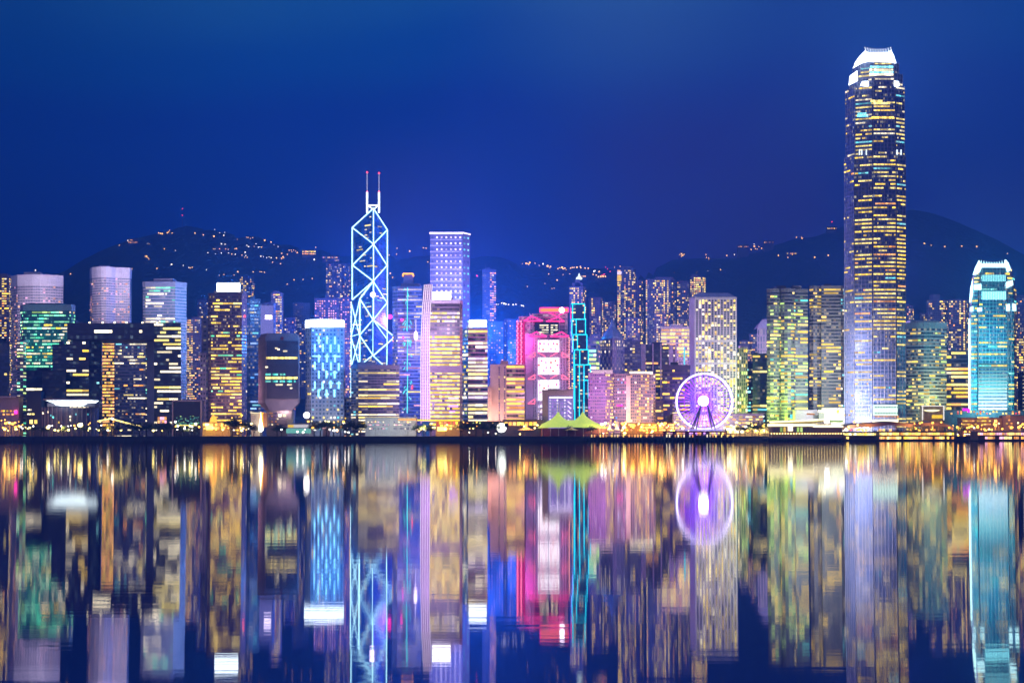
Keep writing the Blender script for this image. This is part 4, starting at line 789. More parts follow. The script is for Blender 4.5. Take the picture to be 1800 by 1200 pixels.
# ------------------------------------------------------------------ mid-level apartment towers on the foot of the hill
def AP(label, a, c, t, Y, p=.3, mats=RW, wall=(.17, .13, .20), colp=(.2, 1, 1.7), plant=(), cap=0, side=True):
    ch = [(a, 0), (c - (c - a) * .18, 0), (c, 8)] if side else [(a, 0), (c, 0)]
    return T('apartment_tower', label, ch, t, Y, wall, (.02, .02, .05), fh=3.3, bw=2.7, wf=.66, hf=.6, lit_=cells(p, mats, list(colp)), plant=plant, cap=cap, merge=2, cat='apartment tower')
Yl = [('yel', 4), ('ivo', 3), ('ora', 2)]
rt = AP('pointed apartment tower topped by a small white lantern above the cyan edged tower', 1001, 1030, 505, 2120, .5, Yl, plant=[(1006, 1024, 497), (1011, 1020, 491)])
q = MB(); y = 2130; q.lathe((X(1018, y), y, Z(491, y)), [(4.4, 0), (4.4, 2.5), (2, 4), (.3, 9)], 8); q.build('lantern', glow((.8, 1, .85), 1.6), rt)
AP('apartment tower with a single busy yellow bay left of the domed tower', 1036, 1060, 524, 2150, .42, Yl, (.15, .12, .22), (0, .4, 2)); AP('lower plain apartment tower behind the pointed green roof', 1060, 1082, 531, 2200, .16, RW, (.15, .12, .22))
AP('tallest hillside apartment tower, with a white lit top', 1085, 1118, 474, 2350, .42, Yl, colp=(.2, .6, 1.8), plant=[(1092, 1112, 468)])
rt = bpy.data.objects[[o.name for o in bpy.data.objects if o.get('label', '').startswith('tallest hillside')][0]]; panel(rt, 'lit_corner', 1085, 1092.5, 477, 482, 2348, glow('lav', 1.5), 1); panel(rt, 'lit_corner', 1085, 1092.5, 484, 494, 2348, glow('yel', 1.2), 1)
AP('mauve slab with a blank flank right of the tallest hillside tower', 1104, 1132, 494, 2250, .28, Yl, (.24, .18, .27), (0, .3, 1.6)); AP('wide apartment block with two bright window columns and roof aerials', 1135, 1188, 492, 2200, .55, Yl, (.2, .16, .24), (.1, .9, 1.6, .2), plant=[(1152, 1184, 487)])
AP('pale lower apartment front with orange rooms before the two column block', 1150, 1176, 552, 2040, .4, RW, (.22, .16, .22)); AP('dim apartment slab left of the twin topped tower', 1190, 1212, 495, 2230, .22, Yl, (.18, .14, .24)); AP('twin topped apartment tower with a bright yellow stack just left of the porthole tower', 1213, 1240, 487, 2260, .6, Yl, (.2, .16, .24), plant=[(1216, 1226, 482)])
AP('small mauve apartment tower just right of the tallest tower', 1594, 1606, 538, 2150, .3, RW, (.22, .17, .25)); AP('stepped mauve apartment cluster behind the grey banded tower', 1629, 1668, 528, 2120, .22, Yl, (.2, .16, .24), plant=[(1640, 1652, 517)]); AP('mauve apartment tower with a yellow right bay left of the turquoise crown', 1668, 1703, 528, 2050, .5, Yl, (.22, .17, .25), (.1, .5, 1.8))
AP('short mauve apartment tower low behind the grey banded tower', 1617, 1632, 552, 2180, .1, RW, (.2, .16, .25)); AP('faded mauve apartment tower right of the turquoise crown', 1786, 1815, 520, 2160, .14, Yl, (.17, .15, .28)); AP('apartment tower with sparse yellow rooms behind the black slab at the right edge', 1787, 1806, 590, 1950, .3, Yl)
AP('wide hillside block crowded with yellow rooms left of the diagonal braced tower', 573, 616, 464, 2500, .14, Yl, (.13, .12, .28)); AP('thin tower of yellow room lights behind the white rooftop sign', 421, 447, 486, 2350, .3, Yl, (.02, .03, .09), (.3, 1, 1.4)); AP('dark slim tower between the framed tower and the brown tower', 347, 367, 527, 2150, .12, RW, (.06, .06, .15))
AP('dim apartment tower behind the gap right of the violet banded tower', 742, 757, 540, 2150, .2, PK, (.15, .1, .25)); AP('low dark tower filling the gap below the lone slate tower', 826, 860, 600, 2000, .12, [('cyn:.6', 2), ('ora', 2)], (.05, .06, .16)); AP('dark apartment tower with few orange rooms left of the pitched roof block', 1300, 1322, 600, 1980, .2, RW, (.1, .08, .15))
AP('dim violet tower behind the ribbed block', 500, 520, 560, 2050, .12, RW, (.09, .08, .2)); AP('slim grey tower between the oval crowned tower and the pink dotted towers', 604, 620, 600, 1900, .3, Yl, (.1, .09, .2)); AP('dark tower with warm rooms behind the beige block', 893, 915, 600, 1990, .2, PK, (.06, .06, .16)); AP('dark filler tower with yellow rooms behind the rose lit hotel', 1040, 1058, 590, 2010, .3, Yl, (.1, .08, .16)); AP('dim tower behind the bright pillared block', 1100, 1130, 560, 2060, .3, Yl, (.16, .12, .2))
# ================================================================== THE WATERFRONT
YF = 1470
def low(name, label, px0, px1, top, Y, col, dep=14, cat='building', bot=None):
    zb = GZ if bot is None else Z(bot, Y); root = thing(name, label, cat, (X((px0 + px1) / 2, Y), Y, zb))
    q = MB(); q.box(X(px0, Y), X(px1, Y), Y, Y + dep, zb, Z(top, Y)); q.build('wall', plain(col), root)
    q = MB(); q.box(X(px0, Y) - .5, X(px1, Y) + .5, Y - .5, Y + dep + .5, Z(top, Y) + .003, Z(top, Y) + .7); q.build('roof', plain(tuple(v * .7 for v in col)), root)
    return root
def rowwin(root, Y, pxs, pys, w_, h, keys, name='window', p=1, seed=1):
    r = random.Random(seed); place_windows(root, [(X(px, Y), Y, Z(py, Y), w_, h, .3, 0, r.choice(keys)) for py in pys for px in pxs if r.random() < p], name)
def lin(a, c, n): return [a + (c - a) * (k + .5) / n for k in range(n)]
rt = low('podium', 'grey pink podium under the curved hotel at the left edge', -14, 33, 697, 1530, (.42, .34, .42)); rowwin(rt, 1530, lin(2, 30, 9), (722, 728), 2, 1.6, ['ora:1.2', 'yel'], p=.7)
q = MB(); q.box(X(-14, 1528), X(28, 1528), 1527, 1529.5, Z(699, 1528), Z(696, 1528)); q.build('ledge', plain((.55, .48, .55)), rt); panel(rt, 'magenta_lamp', 25, 30, 721, 727, 1527, glow('mag', 4), 1)
rt = low('office_block', 'squat dark block with yellow doors left of the white winged hall', 46, 72, 688, 1520, (.03, .04, .08)); rowwin(rt, 1520, (51, 54), (720,), 2.2, 1.5, ['wht']); rowwin(rt, 1520, (50, 53, 58.5), (727.5,), 2.2, 1.6, ['wht', 'ivo']); rowwin(rt, 1520, (55, 63), (741,), 3, 4, ['yel:1.3'], 'lit_door')
def winged_hall():
    Y = 1510; root = thing('winged_hall', 'low round columned hall with a white glowing wing shaped canopy', 'hall', (X(122, Y), Y, GZ))
    q = MB(); q.lathe((X(123, Y + 28), Y + 28, GZ), [(29, 0), (29, Z(716, Y) - GZ), (.01, Z(716, Y) - GZ + .5)], 28, sy=.9); q.build('drum', plain((.16, .15, .26)), root)
    for k in range(17):
        a = math.pi * (1.08 + .84 * k / 16); x, y = X(123, Y + 28) + 31 * math.cos(a), Y + 28 + 28 * math.sin(a); c = MB(); c.tube((x, y, GZ), (x, y, Z(715, Y)), .55, 6); c.build('column', plain((.3, .26, .34)), root)
    q = MB(); f1 = [P3(a, c, Y - 3) for a, c in ((80, 703.5), (158, 703), (150, 709), (143, 713.2), (108, 713.5), (98, 711.8), (94, 708.5))]; f2 = [(x * .995, y + 26, z) for x, y, z in f1]
    q.face(list(reversed(f1))); q.face(f2)
    for i in range(7): j = (i + 1) % 7; q.face([f1[i], f1[j], f2[j], f2[i]])
    q.build('canopy', glow((.80, .95, .95), 2.4), root); q = MB(); q.box(X(78, Y), X(162, Y), Y - 4, Y + 24, Z(703, Y), Z(700.6, Y)); q.build('roof', plain((.3, .28, .4)), root)
    q = MB(); q.box(X(82, Y), X(166, Y), Y + 2, Y + 20, Z(714.6, Y), Z(708, Y)); q.build('upper_ring', plain((.20, .22, .32)), root)
    place_windows(root, [(X(px, Y), Y - 2.8, Z(py, Y), 1.4, 2, .2, 0, k) for px, py, k in ((77, 726, 'wht'), (86, 724, 'wht'), (91, 730, 'cyn:.6'), (95, 733, 'teal'), (135, 728, 'cyn:.7'), (156, 728, 'cyn:.4'), (125, 732, 'wht'), (125, 738, 'wht'), (105, 742, 'yel'))])
winged_hall()
def footbridge(): 
    Y = 1478; root = thing('footbridge', 'curving footbridge edged with a line of cream lights', 'footbridge', (X(215, Y), Y, GZ)); pts = [(168, 741), (182, 738), (195, 736), (207, 739), (218, 742), (232, 745.5), (244, 748), (256, 752)]
    q = MB()
    for (a, c), (d, e) in zip(pts, pts[1:]): q.face([P3(a, c + 1.8, Y), P3(d, e + 1.8, Y), P3(d, e, Y), P3(a, c, Y)]); q.face([P3(a, c, Y), P3(d, e, Y), (X(d, Y), Y + 5, Z(e, Y)), (X(a, Y), Y + 5, Z(c, Y))]); q.face([(X(a, Y), Y + 5, Z(c + 1.8, Y)), (X(d, Y), Y + 5, Z(e + 1.8, Y)), P3(d, e + 1.8, Y), P3(a, c + 1.8, Y)])
    q.build('deck', plain((.3, .27, .3)), root)
    for px in (176, 192, 211, 232):
        z = Z(interp(pts, px) + 1.8, Y); c = MB(); c.tube((X(px, Y), Y + 2.5, GZ), (X(px, Y), Y + 2.5, z), .7); c.build('pier', plain((.25, .24, .28)), root)
    place_windows(root, [(X(px, Y), Y - .05, Z(interp(pts, px) - .2, Y), 1.3, 1.2, .3, 0, 'ivo:1.6') for px in [172 + 2.6 * k for k in range(32)]], 'bridge_light')
footbridge()
rt = low('shop', 'small peach lit shopfront below the white windowed wing', 276, 293, 730, 1520, (.10, .09, .14)); rowwin(rt, 1520, (279, 283, 287, 291), (735, 741), 2.1, 3, ['ora:.7', 'pnk:.7', 'ivo:.6'])
rt = low('glass_hall', 'dark glass box hall with a pale lilac frame and faint green lights inside', 303, 354, 704, 1515, (.10, .09, .17))
q = MB(); Y = 1514.4; q.box(X(302.5, Y), X(304.5, Y), Y - .8, Y + .5, GZ, Z(703, Y)); q.box(X(352.5, Y), X(355, Y), Y - .8, Y + .5, GZ, Z(703, Y)); q.box(X(304.6, Y), X(352.4, Y), Y - .8, Y + .5, Z(705.2, Y), Z(703.2, Y)); q.build('frame', plain((.5, .42, .55)), rt)
q = MB(); q.box(X(305, Y), X(352, Y), Y + .1, Y + .55, GZ, Z(706, Y)); q.build('glazing', plain((.012, .012, .035), .15), rt)
r = random.Random(6); place_windows(rt, [(X(r.uniform(307, 350), Y), Y, Z(745 - 14 * r.random() ** 2, Y), r.uniform(.5, 1.3), r.uniform(.5, 1.1), .2, 0, r.choice(['teal:.4', 'teal:.25', 'grn:.3', 'lime:.4'])) for _ in range(64)], 'lit_pane')
panel(rt, 'lit_awning', 308, 345, 746.3, 748, 1511, glow('ivo', 1.6), 3)
rt = low('gilded_hall', 'old hall blazing with gold light and a lit cupola below the brown tower', 356, 404, 743, 1490, (.6, .42, .16), 18); rowwin(rt, 1490, lin(357, 403, 13), (746, 752), 2, 2.4, ['yel:1.6', 'ora:1.4', 'ora', 'wht:1.5'], p=.85)
q = MB(); q.lathe((X(375, 1496), 1496, Z(743, 1496)), [(3.6, 0), (3.4, 3), (2.6, 5.4), (1, 7.2), (.2, 9)], 10); q.build('cupola', glow('ora', 2.2), rt)
q = MB(); q.lathe((X(368, 1488), 1488, Z(755, 1488)), [(3.4, 0), (3.4, 4), (.1, 4.5)], 10); q.build('lit_porch', glow('ivo', 3), rt)
rt = low('gallery', 'small white lit building with a glowing orange corner left of the ribbed block', 441, 457, 726, 1500, (.62, .60, .66)); panel(rt, 'lit_corner', 457.4, 462, 724.5, 752, 1498, glow((1, .40, .03), 2), 8); panel(rt, 'lit_wall', 462.4, 470, 725.5, 750, 1500, plain((.6, .3, .2)), 8); panel(rt, 'roof_edge', 440, 458, 724.6, 726.4, 1497.5, glow('wht', 1.0), 3)
q = MB(); c = P3(458.5, 756, 1496); q.lathe(c, [(.1, -2), (2.6, 0), (2.2, 4), (1.1, 9), (.4, 15), (.05, 19)], 8); q.build('flare_lamp', glow((1, .9, .5), 6), rt)
rt = low('concrete_block', 'beige concrete block with square windows at the foot of the ribbed block', 468, 513, 722.5, 1535, (.36, .30, .30)); rowwin(rt, 1535, lin(470, 490, 6), (726, 731, 736, 741, 746), 1.8, 1.5, ['vio:.12', 'ora:.25', 'wht:.5'], p=.8); rowwin(rt, 1535, (492, 500), (730,), 3.4, 2.6, ['wht:1.5'])
panel(rt, 'stair_wall', 504, 514, 736, 758, 1533, plain((.6, .52, .36)), 1.5)
rt = low('pier_shed', 'long low white roofed shed with green glass below it', 505, 549, 745, 1462, (.7, .68, .72), 10); panel(rt, 'lit_fascia', 506, 548, 746, 751, 1461.6, glow((.85, .8, .85), .7), .35); panel(rt, 'yellow_sign', 506, 516, 746.2, 750.8, 1461.3, glow('yel', .9), .25); panel(rt, 'glass_front', 503, 546, 753, 761, 1461.2, glow((.20, .60, .52), .75), .7)
rt = thing('globe_lamp', 'big white glowing globe on a post at the left foot of the oval crowned tower', 'lamp', (X(539, 1525), 1525, GZ)); q = MB(); q.tube((X(539, 1525), 1525, GZ), (X(539, 1525), 1525, Z(734, 1525)), .5); q.build('post', plain((.2, .2, .25)), rt); q = MB(); q.ball(P3(539, 729.5, 1525), 3.3, 12); q.build('globe', glow((1, .95, .85), 6), rt)
rt = thing('kiosk', 'tiny pink lit kiosk among the dark trees', 'kiosk', (X(573, 1466), 1466, GZ)); q = MB(); q.box(X(567, 1466), X(579, 1466), 1466, 1470, GZ, Z(749, 1466)); q.build('wall', plain((.4, .25, .3)), rt); panel(rt, 'lit_sign', 567, 579, 749.5, 753, 1465.5, glow((.85, .5, .55), 1.1), .4)
rt = low('civic_hall', 'long white low hall with rows of small windows below the striped block', 642, 731, 734, 1488, (.70, .70, .72), 20, 'hall'); rowwin(rt, 1488, lin(646, 684, 13), (741.5, 746.5, 753), 1.1, 1.0, ['wht:.9', 'cyn:.5', 'pnk:.6', 'vio:.1'], p=.75, seed=4); rowwin(rt, 1488, lin(692, 722, 11), (741.5, 746.5, 753), 1.1, 1.0, ['wht:.9', 'vio:.1', 'vio:.1', 'pnk:.6'], p=.75, seed=5)
panel(rt, 'pale_pier', 685.5, 690.5, 735, 758, 1487, plain((.85, .82, .8)), .9); panel(rt, 'roof_light', 700, 731, 736, 738, 1487.3, glow('ora', 1.6), .6)
rt = low('site_building', 'building site blazing with yellow floodlights under the lattice flanked tower', 766, 808, 739, 1490, (.5, .3, .12), 12); rowwin(rt, 1490, lin(768, 807, 12), (743, 748, 753), 2.4, 2, ['yel:1.4', 'ora:1.2', 'ivo:1.5', 'red:.7'], p=.62, seed=8); panel(rt, 'lit_beam', 733, 808, 737, 739.5, 1489, glow('yel', 1.8), 1); panel(rt, 'bright_lamp', 769, 785, 750, 757, 1488.5, glow('ivo', 3.5), 1)
rt = low('hedge_wall', 'long dark terrace with scattered orange lamps right of the building site', 808, 900, 741, 1496, (.10, .07, .10), 12, 'terrace'); rowwin(rt, 1496, lin(812, 898, 15), (743, 750), 1.2, 1.2, ['ora', 'yel', 'lime:.7'], p=.5, seed=9)
rt = thing('white_dome', 'white glowing ball shaped dome standing on the promenade', 'dome', (X(882, 1464), 1464, GZ)); q = MB(); q.ball(P3(881.5, 751.5, 1464), 5, 14, sz=.95); q.build('shell', glow((.95, 1, .86), 3), rt); q = MB(); q.ball(P3(890.5, 747, 1460), 2.2, 10); q.build('dark_ball', plain((.06, .05, .1)), rt); q = MB(); q.box(X(874, 1464), X(890, 1464), 1462, 1468, GZ, Z(760, 1464)); q.build('base', plain((.2, .2, .22)), rt)
rt = low('pavilion', 'round ended low pavilion with a row of square yellow windows', 884, 950, 738, 1488, (.22, .15, .18), 14); rowwin(rt, 1488, lin(886, 944, 8), (744.5,), 3.2, 3.4, ['yel:1.6', 'ora:1.4'], p=1); q = MB(); q.lathe((X(950, 1495), 1495, GZ), [(7, 0), (7, Z(738, 1495) - GZ), (.01, Z(737, 1495) - GZ)], 14); q.build('round_end', plain((.2, .14, .17)), rt)
# the marquee: a two peaked skin over a real footprint
def tent(name, label, peaks, a, c, base, Y, dep, col, valley=.3, glow_=0, skirt=2.4):
    root = thing(name, label, 'tent', (X((a + c) / 2, Y), Y, GZ)); q = MB(); nx_, ny_ = 56, 18; zb = Z(base, Y); x0, x1 = X(a, Y), X(c, Y); P = []
    for j in range(ny_ + 1):
        for i in range(nx_ + 1):
            x = x0 + (x1 - x0) * i / nx_; y = Y + dep * j / ny_; h = 0
            for (pp, pt) in peaks:
                rx, ry = (x - X(pp, Y)) / ((x1 - x0) * .40), (y - Y - dep / 2) / (dep * .8); d = math.hypot(rx, ry); h = max(h, (Z(pt, Y) - zb) * max(0, 1 - d ** .42) * 1.0)
            if len(peaks) > 1 and X(peaks[0][0], Y) < x < X(peaks[-1][0], Y): h = max(h, (Z(peaks[0][1], Y) - zb) * valley * (1 - abs(y - Y - dep / 2) / dep))
            ed = min(1, min(i, nx_ - i) / 3, min(j, ny_ - j) / 2); P.append((x, y, zb + h * min(1, .25 + .75 * ed)))
    q.v = P; n = nx_ + 1
    for j in range(ny_):
        for i in range(nx_): q.f.append((j * n + i, j * n + i + 1, (j + 1) * n + i + 1, (j + 1) * n + i)); q.m.append(0); q.uv += [(0, 0)] * 4
    mt = newmat('glowing_tent_cloth'); p = principled(col, .7); p.inputs['Emission Color'].default_value = (*col, 1); p.inputs['Emission Strength'].default_value = glow_  # light inside the tent is put into the cloth's emission
    q.build('canopy', mt, root, smooth=True)
    for (pp, pt) in peaks:
        for d in (-.8, .8): m_ = MB(); m_.tube((X(pp + d * 1.6, Y + dep / 2), Y + dep / 2, zb), (X(pp + d * 2.2, Y + dep / 2), Y + dep / 2, Z(pt - (9 if dep > 20 else 1), Y)), .3, 5); m_.build('tent_pole', plain((.85, .85, .9)), root)
    if skirt:
        m_ = MB(); m_.box(x0 + 3, x1 - 3, Y + 1, Y + dep - 1, GZ, zb - .02); m_.build('side_wall', plain((.22, .06, .08)), root)
        for k in range(9): t = MB(); x = x0 + 4 + (x1 - x0 - 8) * k / 8; t.tube((x, Y + .4, GZ), (x, Y + .4, zb + .3), .22, 5); t.build('pole', plain((.7, .7, .7)), root)
    return root
tent('marquee', 'big lime green circus marquee with two tall peaks and white masts', [(982, 716), (1026, 716)], 946, 1076, 752.5, 1464, 36, (.58, .76, .12), .40, .8)
for a, c, t, col, lab in ((905, 945, 745, (.7, .45, .2), 'long sand coloured tent left of the green marquee'), (1066, 1078, 742, (.85, .82, .8), 'small white pointed tent touching the right end of the marquee'), (1078, 1091, 741, (.85, .82, .8), 'small white pointed tent standing one further right of the marquee'), (990, 1020, 749, (.75, .55, .2), 'low orange tent in front of the green marquee')):
    tent('tent', lab, [((a + c) / 2, t)], a, c, 755.5, 1460 if c != 1020 else 1455, 8 if c != 1020 else 5, col, .3, .5, 0)
rt = low('restaurant_row', 'long row of amber lit restaurants with bulbs between the marquee and the big wheel', 1092, 1186, 744, 1478, (.35, .2, .06), 12); rowwin(rt, 1478, lin(1093, 1185, 24), (746.5, 751, 755.5), 2, 1.7, ['ora:1.6', 'yel:1.6', 'ora', 'ivo:1.8'], p=.7, seed=12)
# ------------------------------------------------------------------ the big wheel
def big_wheel():
    Y = 1464; cx, cz, R0 = X(1238, Y), Z(705.5, Y), 49 * Y / F; root = thing('ferris_wheel', 'giant observation wheel glowing white and violet on the promenade', 'ferris wheel', (cx, Y, GZ))
    rim = glow((.80, .68, 1), 3.0); vio = glow((.22, .10, 1), .8); n = 72
    for nm, rr, dy, tr, mt in (('rim', R0, -1.6, .85, rim), ('rim', R0, 1.6, .7, rim), ('inner_rim', R0 - 2.2, 0, .4, vio), ('inner_rim', R0 * .72, 0, .3, glow((.5, .05, 1), 1.2)), ('inner_rim', R0 * .45, 0, .3, vio)):
        q = MB()
        for k in range(n):
            a, b_ = 2 * math.pi * k / n, 2 * math.pi * (k + 1) / n; q.tube((cx + rr * math.cos(a), Y + dy, cz + rr * math.sin(a)), (cx + rr * math.cos(b_), Y + dy, cz + rr * math.sin(b_)), tr, 6)
        q.build(nm, mt, root)
    for k in range(42):
        a = 2 * math.pi * k / 42; q = MB()
        for dy in (-1.4, 1.4): q.tube((cx + 3 * math.cos(a + .12), Y + dy * 1.6, cz + 3 * math.sin(a + .12)), (cx + (R0 - .5) * math.cos(a), Y + dy, cz + (R0 - .5) * math.sin(a)), .24, 4)
        q.build('spoke', glow((.30, .05, 1), 2.8), root)
        gx, gz = cx + (R0 + 1.5) * math.cos(a), cz + (R0 + 1.5) * math.sin(a); g = MB(); g.lathe((gx, Y, gz - 1.1), [(.3, -.9), (1, -.5), (1.05, .6), (.7, 1.1), (.05, 1.2)], 8); go = g.build('gondola', plain((.5, .5, .7), .3), root)
        g = MB(); g.lathe((gx, Y, gz - 1.1), [(1.07, -.25), (1.09, .5)], 8); g.build('gondola_window', glow((.4, .3, 1), 1.0), go)
    hub = MB(); hub.tube((cx, Y - 5, cz), (cx, Y + 5, cz), 3.2, 16); hub.build('hub', plain((.5, .48, .7), .4), root)
    h = MB(); h.tube((cx - 1.6, Y - 6, cz + .4), (cx - 1.6, Y - 5.01, cz + .4), 5.2, 24); h.build('hub_light', glow((1, .97, 1), 5), root); h = MB(); h.tube((cx + 1.8, Y + 5.2, cz), (cx + 1.8, Y + 6, cz), 5.4, 24); h.build('hub_disc', glow((.12, .04, 1), 1.0), root)
    legm = plain((.55, .5, .75), .45)
    for px, dy in ((1208, -7), (1213, -4.5), (1219, -7), (1206, 6), (1252, -7), (1259.5, -7), (1257, 6), (1263, 6)):
        q = MB(); tx = 1232 if px < 1230 else 1242; q.tube((X(px, Y), Y + dy * 1.3, GZ), (X(tx, Y), Y + (-5.2 if dy < 0 else 5.2), Z(710, Y)), .7, 6); q.build('leg', legm, root)
    for z0 in (728, 740): strip(root, 'leg_brace', [P3(1222 - (z0 - 728) * .7, z0, Y - 8), P3(1228 - (z0 - 728) * .7, z0, Y - 6)], .3, legm)
    q = MB(); q.box(X(1203, Y), X(1272, Y), Y - 9, Y + 9, GZ, Z(757.5, Y)); q.build('platform', plain((.3, .3, .55)), root); panel(root, 'platform_light', 1205, 1270, 754.5, 756.6, Y - 9.6, glow((.42, .36, 1), 1.0), .5)
big_wheel()
rt = low('podium', 'pale long podium with stacked lit decks behind the big wheel', 1184, 1342, 727, 1520, (.45, .38, .42), 20); rowwin(rt, 1520, lin(1188, 1340, 26), (732.5, 737, 743, 749), 3.6, 1.3, ['ivo', 'wht', 'ora:.8', 'yel'], p=.5, seed=14)
for py in (729.5, 735, 740.5): panel(rt, 'deck_edge', 1185, 1341, py - .7, py + .7, 1519, plain((.62, .52, .55)), .9)
for k, (px, w_, h) in enumerate(((1252, 9, 3), (1262, 6, 3), (1276, 12, 5), (1287, 6, 4))): pass
rt = low('ferry_stop', 'red edged canopy with pinkish lamps along the foot of the big wheel', 1166, 1278, 758.5, 1453, (.3, .05, .08), 4); rowwin(rt, 1453, lin(1168, 1276, 30), (762,), 1.8, 2.4, ['ivo:1.2', 'pnk:.8', 'ora', 'vio'], p=.65, seed=15)
rt = low('shop_row', 'white lit shop row under dark umbrella trees right of the big wheel', 1277, 1352, 752, 1474, (.6, .45, .3), 10); rowwin(rt, 1474, lin(1278, 1310, 8), (754, 758.5), 3, 2.4, ['ivo:1.8', 'wht:2'], p=.9, seed=16); rowwin(rt, 1474, lin(1312, 1352, 9), (755, 759), 2.4, 1.8, ['yel:1.6', 'ora:1.3', 'ivo:1.6'], p=.6, seed=17)
# ------------------------------------------------------------------ piers standing in the water
def pier_deck(root, a, c, Y, dep, top=3.2, pile=.45, n=14):
    q = MB(); q.box(X(a, Y), X(c, Y), Y, Y + dep, top - 1.0, top); q.build('deck', plain((.10, .09, .11)), root)
    for k in range(n):
        x = X(a + (c - a) * (k + .5) / n, Y); t = MB(); t.tube((x, Y + 1, -.8), (x, Y + 1, top - 1), pile, 6); t.build('pile', plain((.08, .08, .09)), root)
def jetty():
    Y = 1428; root = thing('jetty', 'dark boardwalk on piles with a fringe of small lit posts below the marquee', 'jetty', (X(1110, Y), Y, 0)); pier_deck(root, 1026, 1292, Y, 18, 3.6, .5, 40)
    r = random.Random(2)
    for k in range(52):
        px = 1030 + 259 * k / 51; t = MB(); t.box(X(px, Y) - .5, X(px, Y) + .5, Y + .4, Y + 1, 3.6, 3.6 + 2.6); t.build('lit_post', lit(r.choice(['ivo:.8', 'ora:.8', 'yel:.8', 'wht:.7'])) if r.random() < .7 else plain((.1, .08, .1)), root)
    q = MB(); q.box(X(1026, Y), X(1292, Y), Y + .2, Y + 6, 6.4, 7.0); q.build('roof', plain((.25, .07, .10)), root)
jetty()
def arched_pier():
    Y = 1425; root = thing('arched_pier', 'gold lit pier hall with a row of arched windows and a string of bulbs', 'pier building', (X(1417, Y), Y, 0)); pier_deck(root, 1348, 1486, Y - 3, 26, 3.0, .5, 30)
    q = MB(); q.box(X(1357, Y), X(1429, Y), Y, Y + 18, 3.0, Z(744.5, Y)); q.build('wall', plain((.20, .13, .10)), root); q = MB(); q.box(X(1429, Y), X(1481, Y), Y + .4, Y + 18, 3.0, Z(748, Y)); q.build('wall', plain((.14, .07, .08)), root)
    q = MB(); q.box(X(1355, Y), X(1431, Y), Y - 1, Y + 19, Z(749, Y), Z(744.6, Y)); q.build('lit_cornice', glow((1, .86, .45), 2.4), root); q = MB(); q.box(X(1429, Y), X(1482, Y), Y - .6, Y + 18, Z(750.5, Y), Z(747.4, Y)); q.build('lit_cornice', glow((1, .88, .55), 2.6), root)
    q = MB(); f1 = [P3(a, c, Y + 1) for a, c in ((1353, 744.4), (1353, 742), (1390, 740.4), (1430, 739), (1449, 737.2), (1449, 739.4), (1436, 743), (1431, 744.4))]; f2 = [(x, y + 14, z) for x, y, z in f1]; q.face(list(reversed(f1))); q.face(f2)
    for i in range(len(f1)): j = (i + 1) % len(f1); q.face([f1[i], f1[j], f2[j], f2[i]])
    q.build('roof', plain((.5, .42, .2)), root); strip(root, 'roof_light', [P3(1353, 741.6, Y), P3(1390, 740, Y), P3(1430, 738.6, Y), P3(1449, 736.9, Y)], .8, glow((1, .82, .4), 2.6))
    tw = MB(); tw.box(X(1437, Y), X(1462, Y), Y + 1, Y + 9, Z(748, Y), Z(743, Y)); tw.box(X(1448, Y), X(1459, Y), Y + 2, Y + 8, Z(743, Y), Z(737, Y)); tw.build('tower', plain((.8, .7, .6)), root); q = MB(); q.ball(P3(1453.5, 739.5, Y + 1.5), 2.5, 12); q.build('clock_lamp', glow((1, .95, .9), 6), root)
    q = MB(); q.box(X(1385, Y), X(1393, Y), Y - 1.4, Y - .2, Z(757, Y), Z(744.7, Y)); q.build('lit_portal', glow((1, .9, .6), 2.8), root)
    r = random.Random(7); s = Y / F
    for k in range(12):
        px = 1361.5 + 5.9 * k
        if 1384 < px < 1394: continue
        q = MB(); hw = 1.15; zt, zb = Z(752.2, Y), Z(759, Y); ar = [(hw * math.cos(t), 1.2 * math.sin(t)) for t in [math.pi * i / 6 for i in range(7)]]
        f1 = [(X(px, Y) - hw, Y - .25, zb), (X(px, Y) + hw, Y - .25, zb)] + [(X(px, Y) + a, Y - .25, zt + c) for a, c in ar]; q.face(f1); q.build('arched_window', lit('lime:.6') if k in (2, 7, 8) else (lit('yel:.5') if k == 3 else plain((.16, .14, .17), .2)), root)
    for k in range(27):
        px = 1356 + 4.9 * k; q = MB(); q.ball((X(px, Y - 3), Y - 3.2, Z(761.8, Y)), .72, 6); q.build('bulb', glow((1, .80, .3), 3), root)
    strip(root, 'bulb_string', [P3(1352, 761.2, Y - 3.4), P3(1486, 761.2, Y - 3.4)], .22, glow('ora', 1.5), 4)
arched_pier()
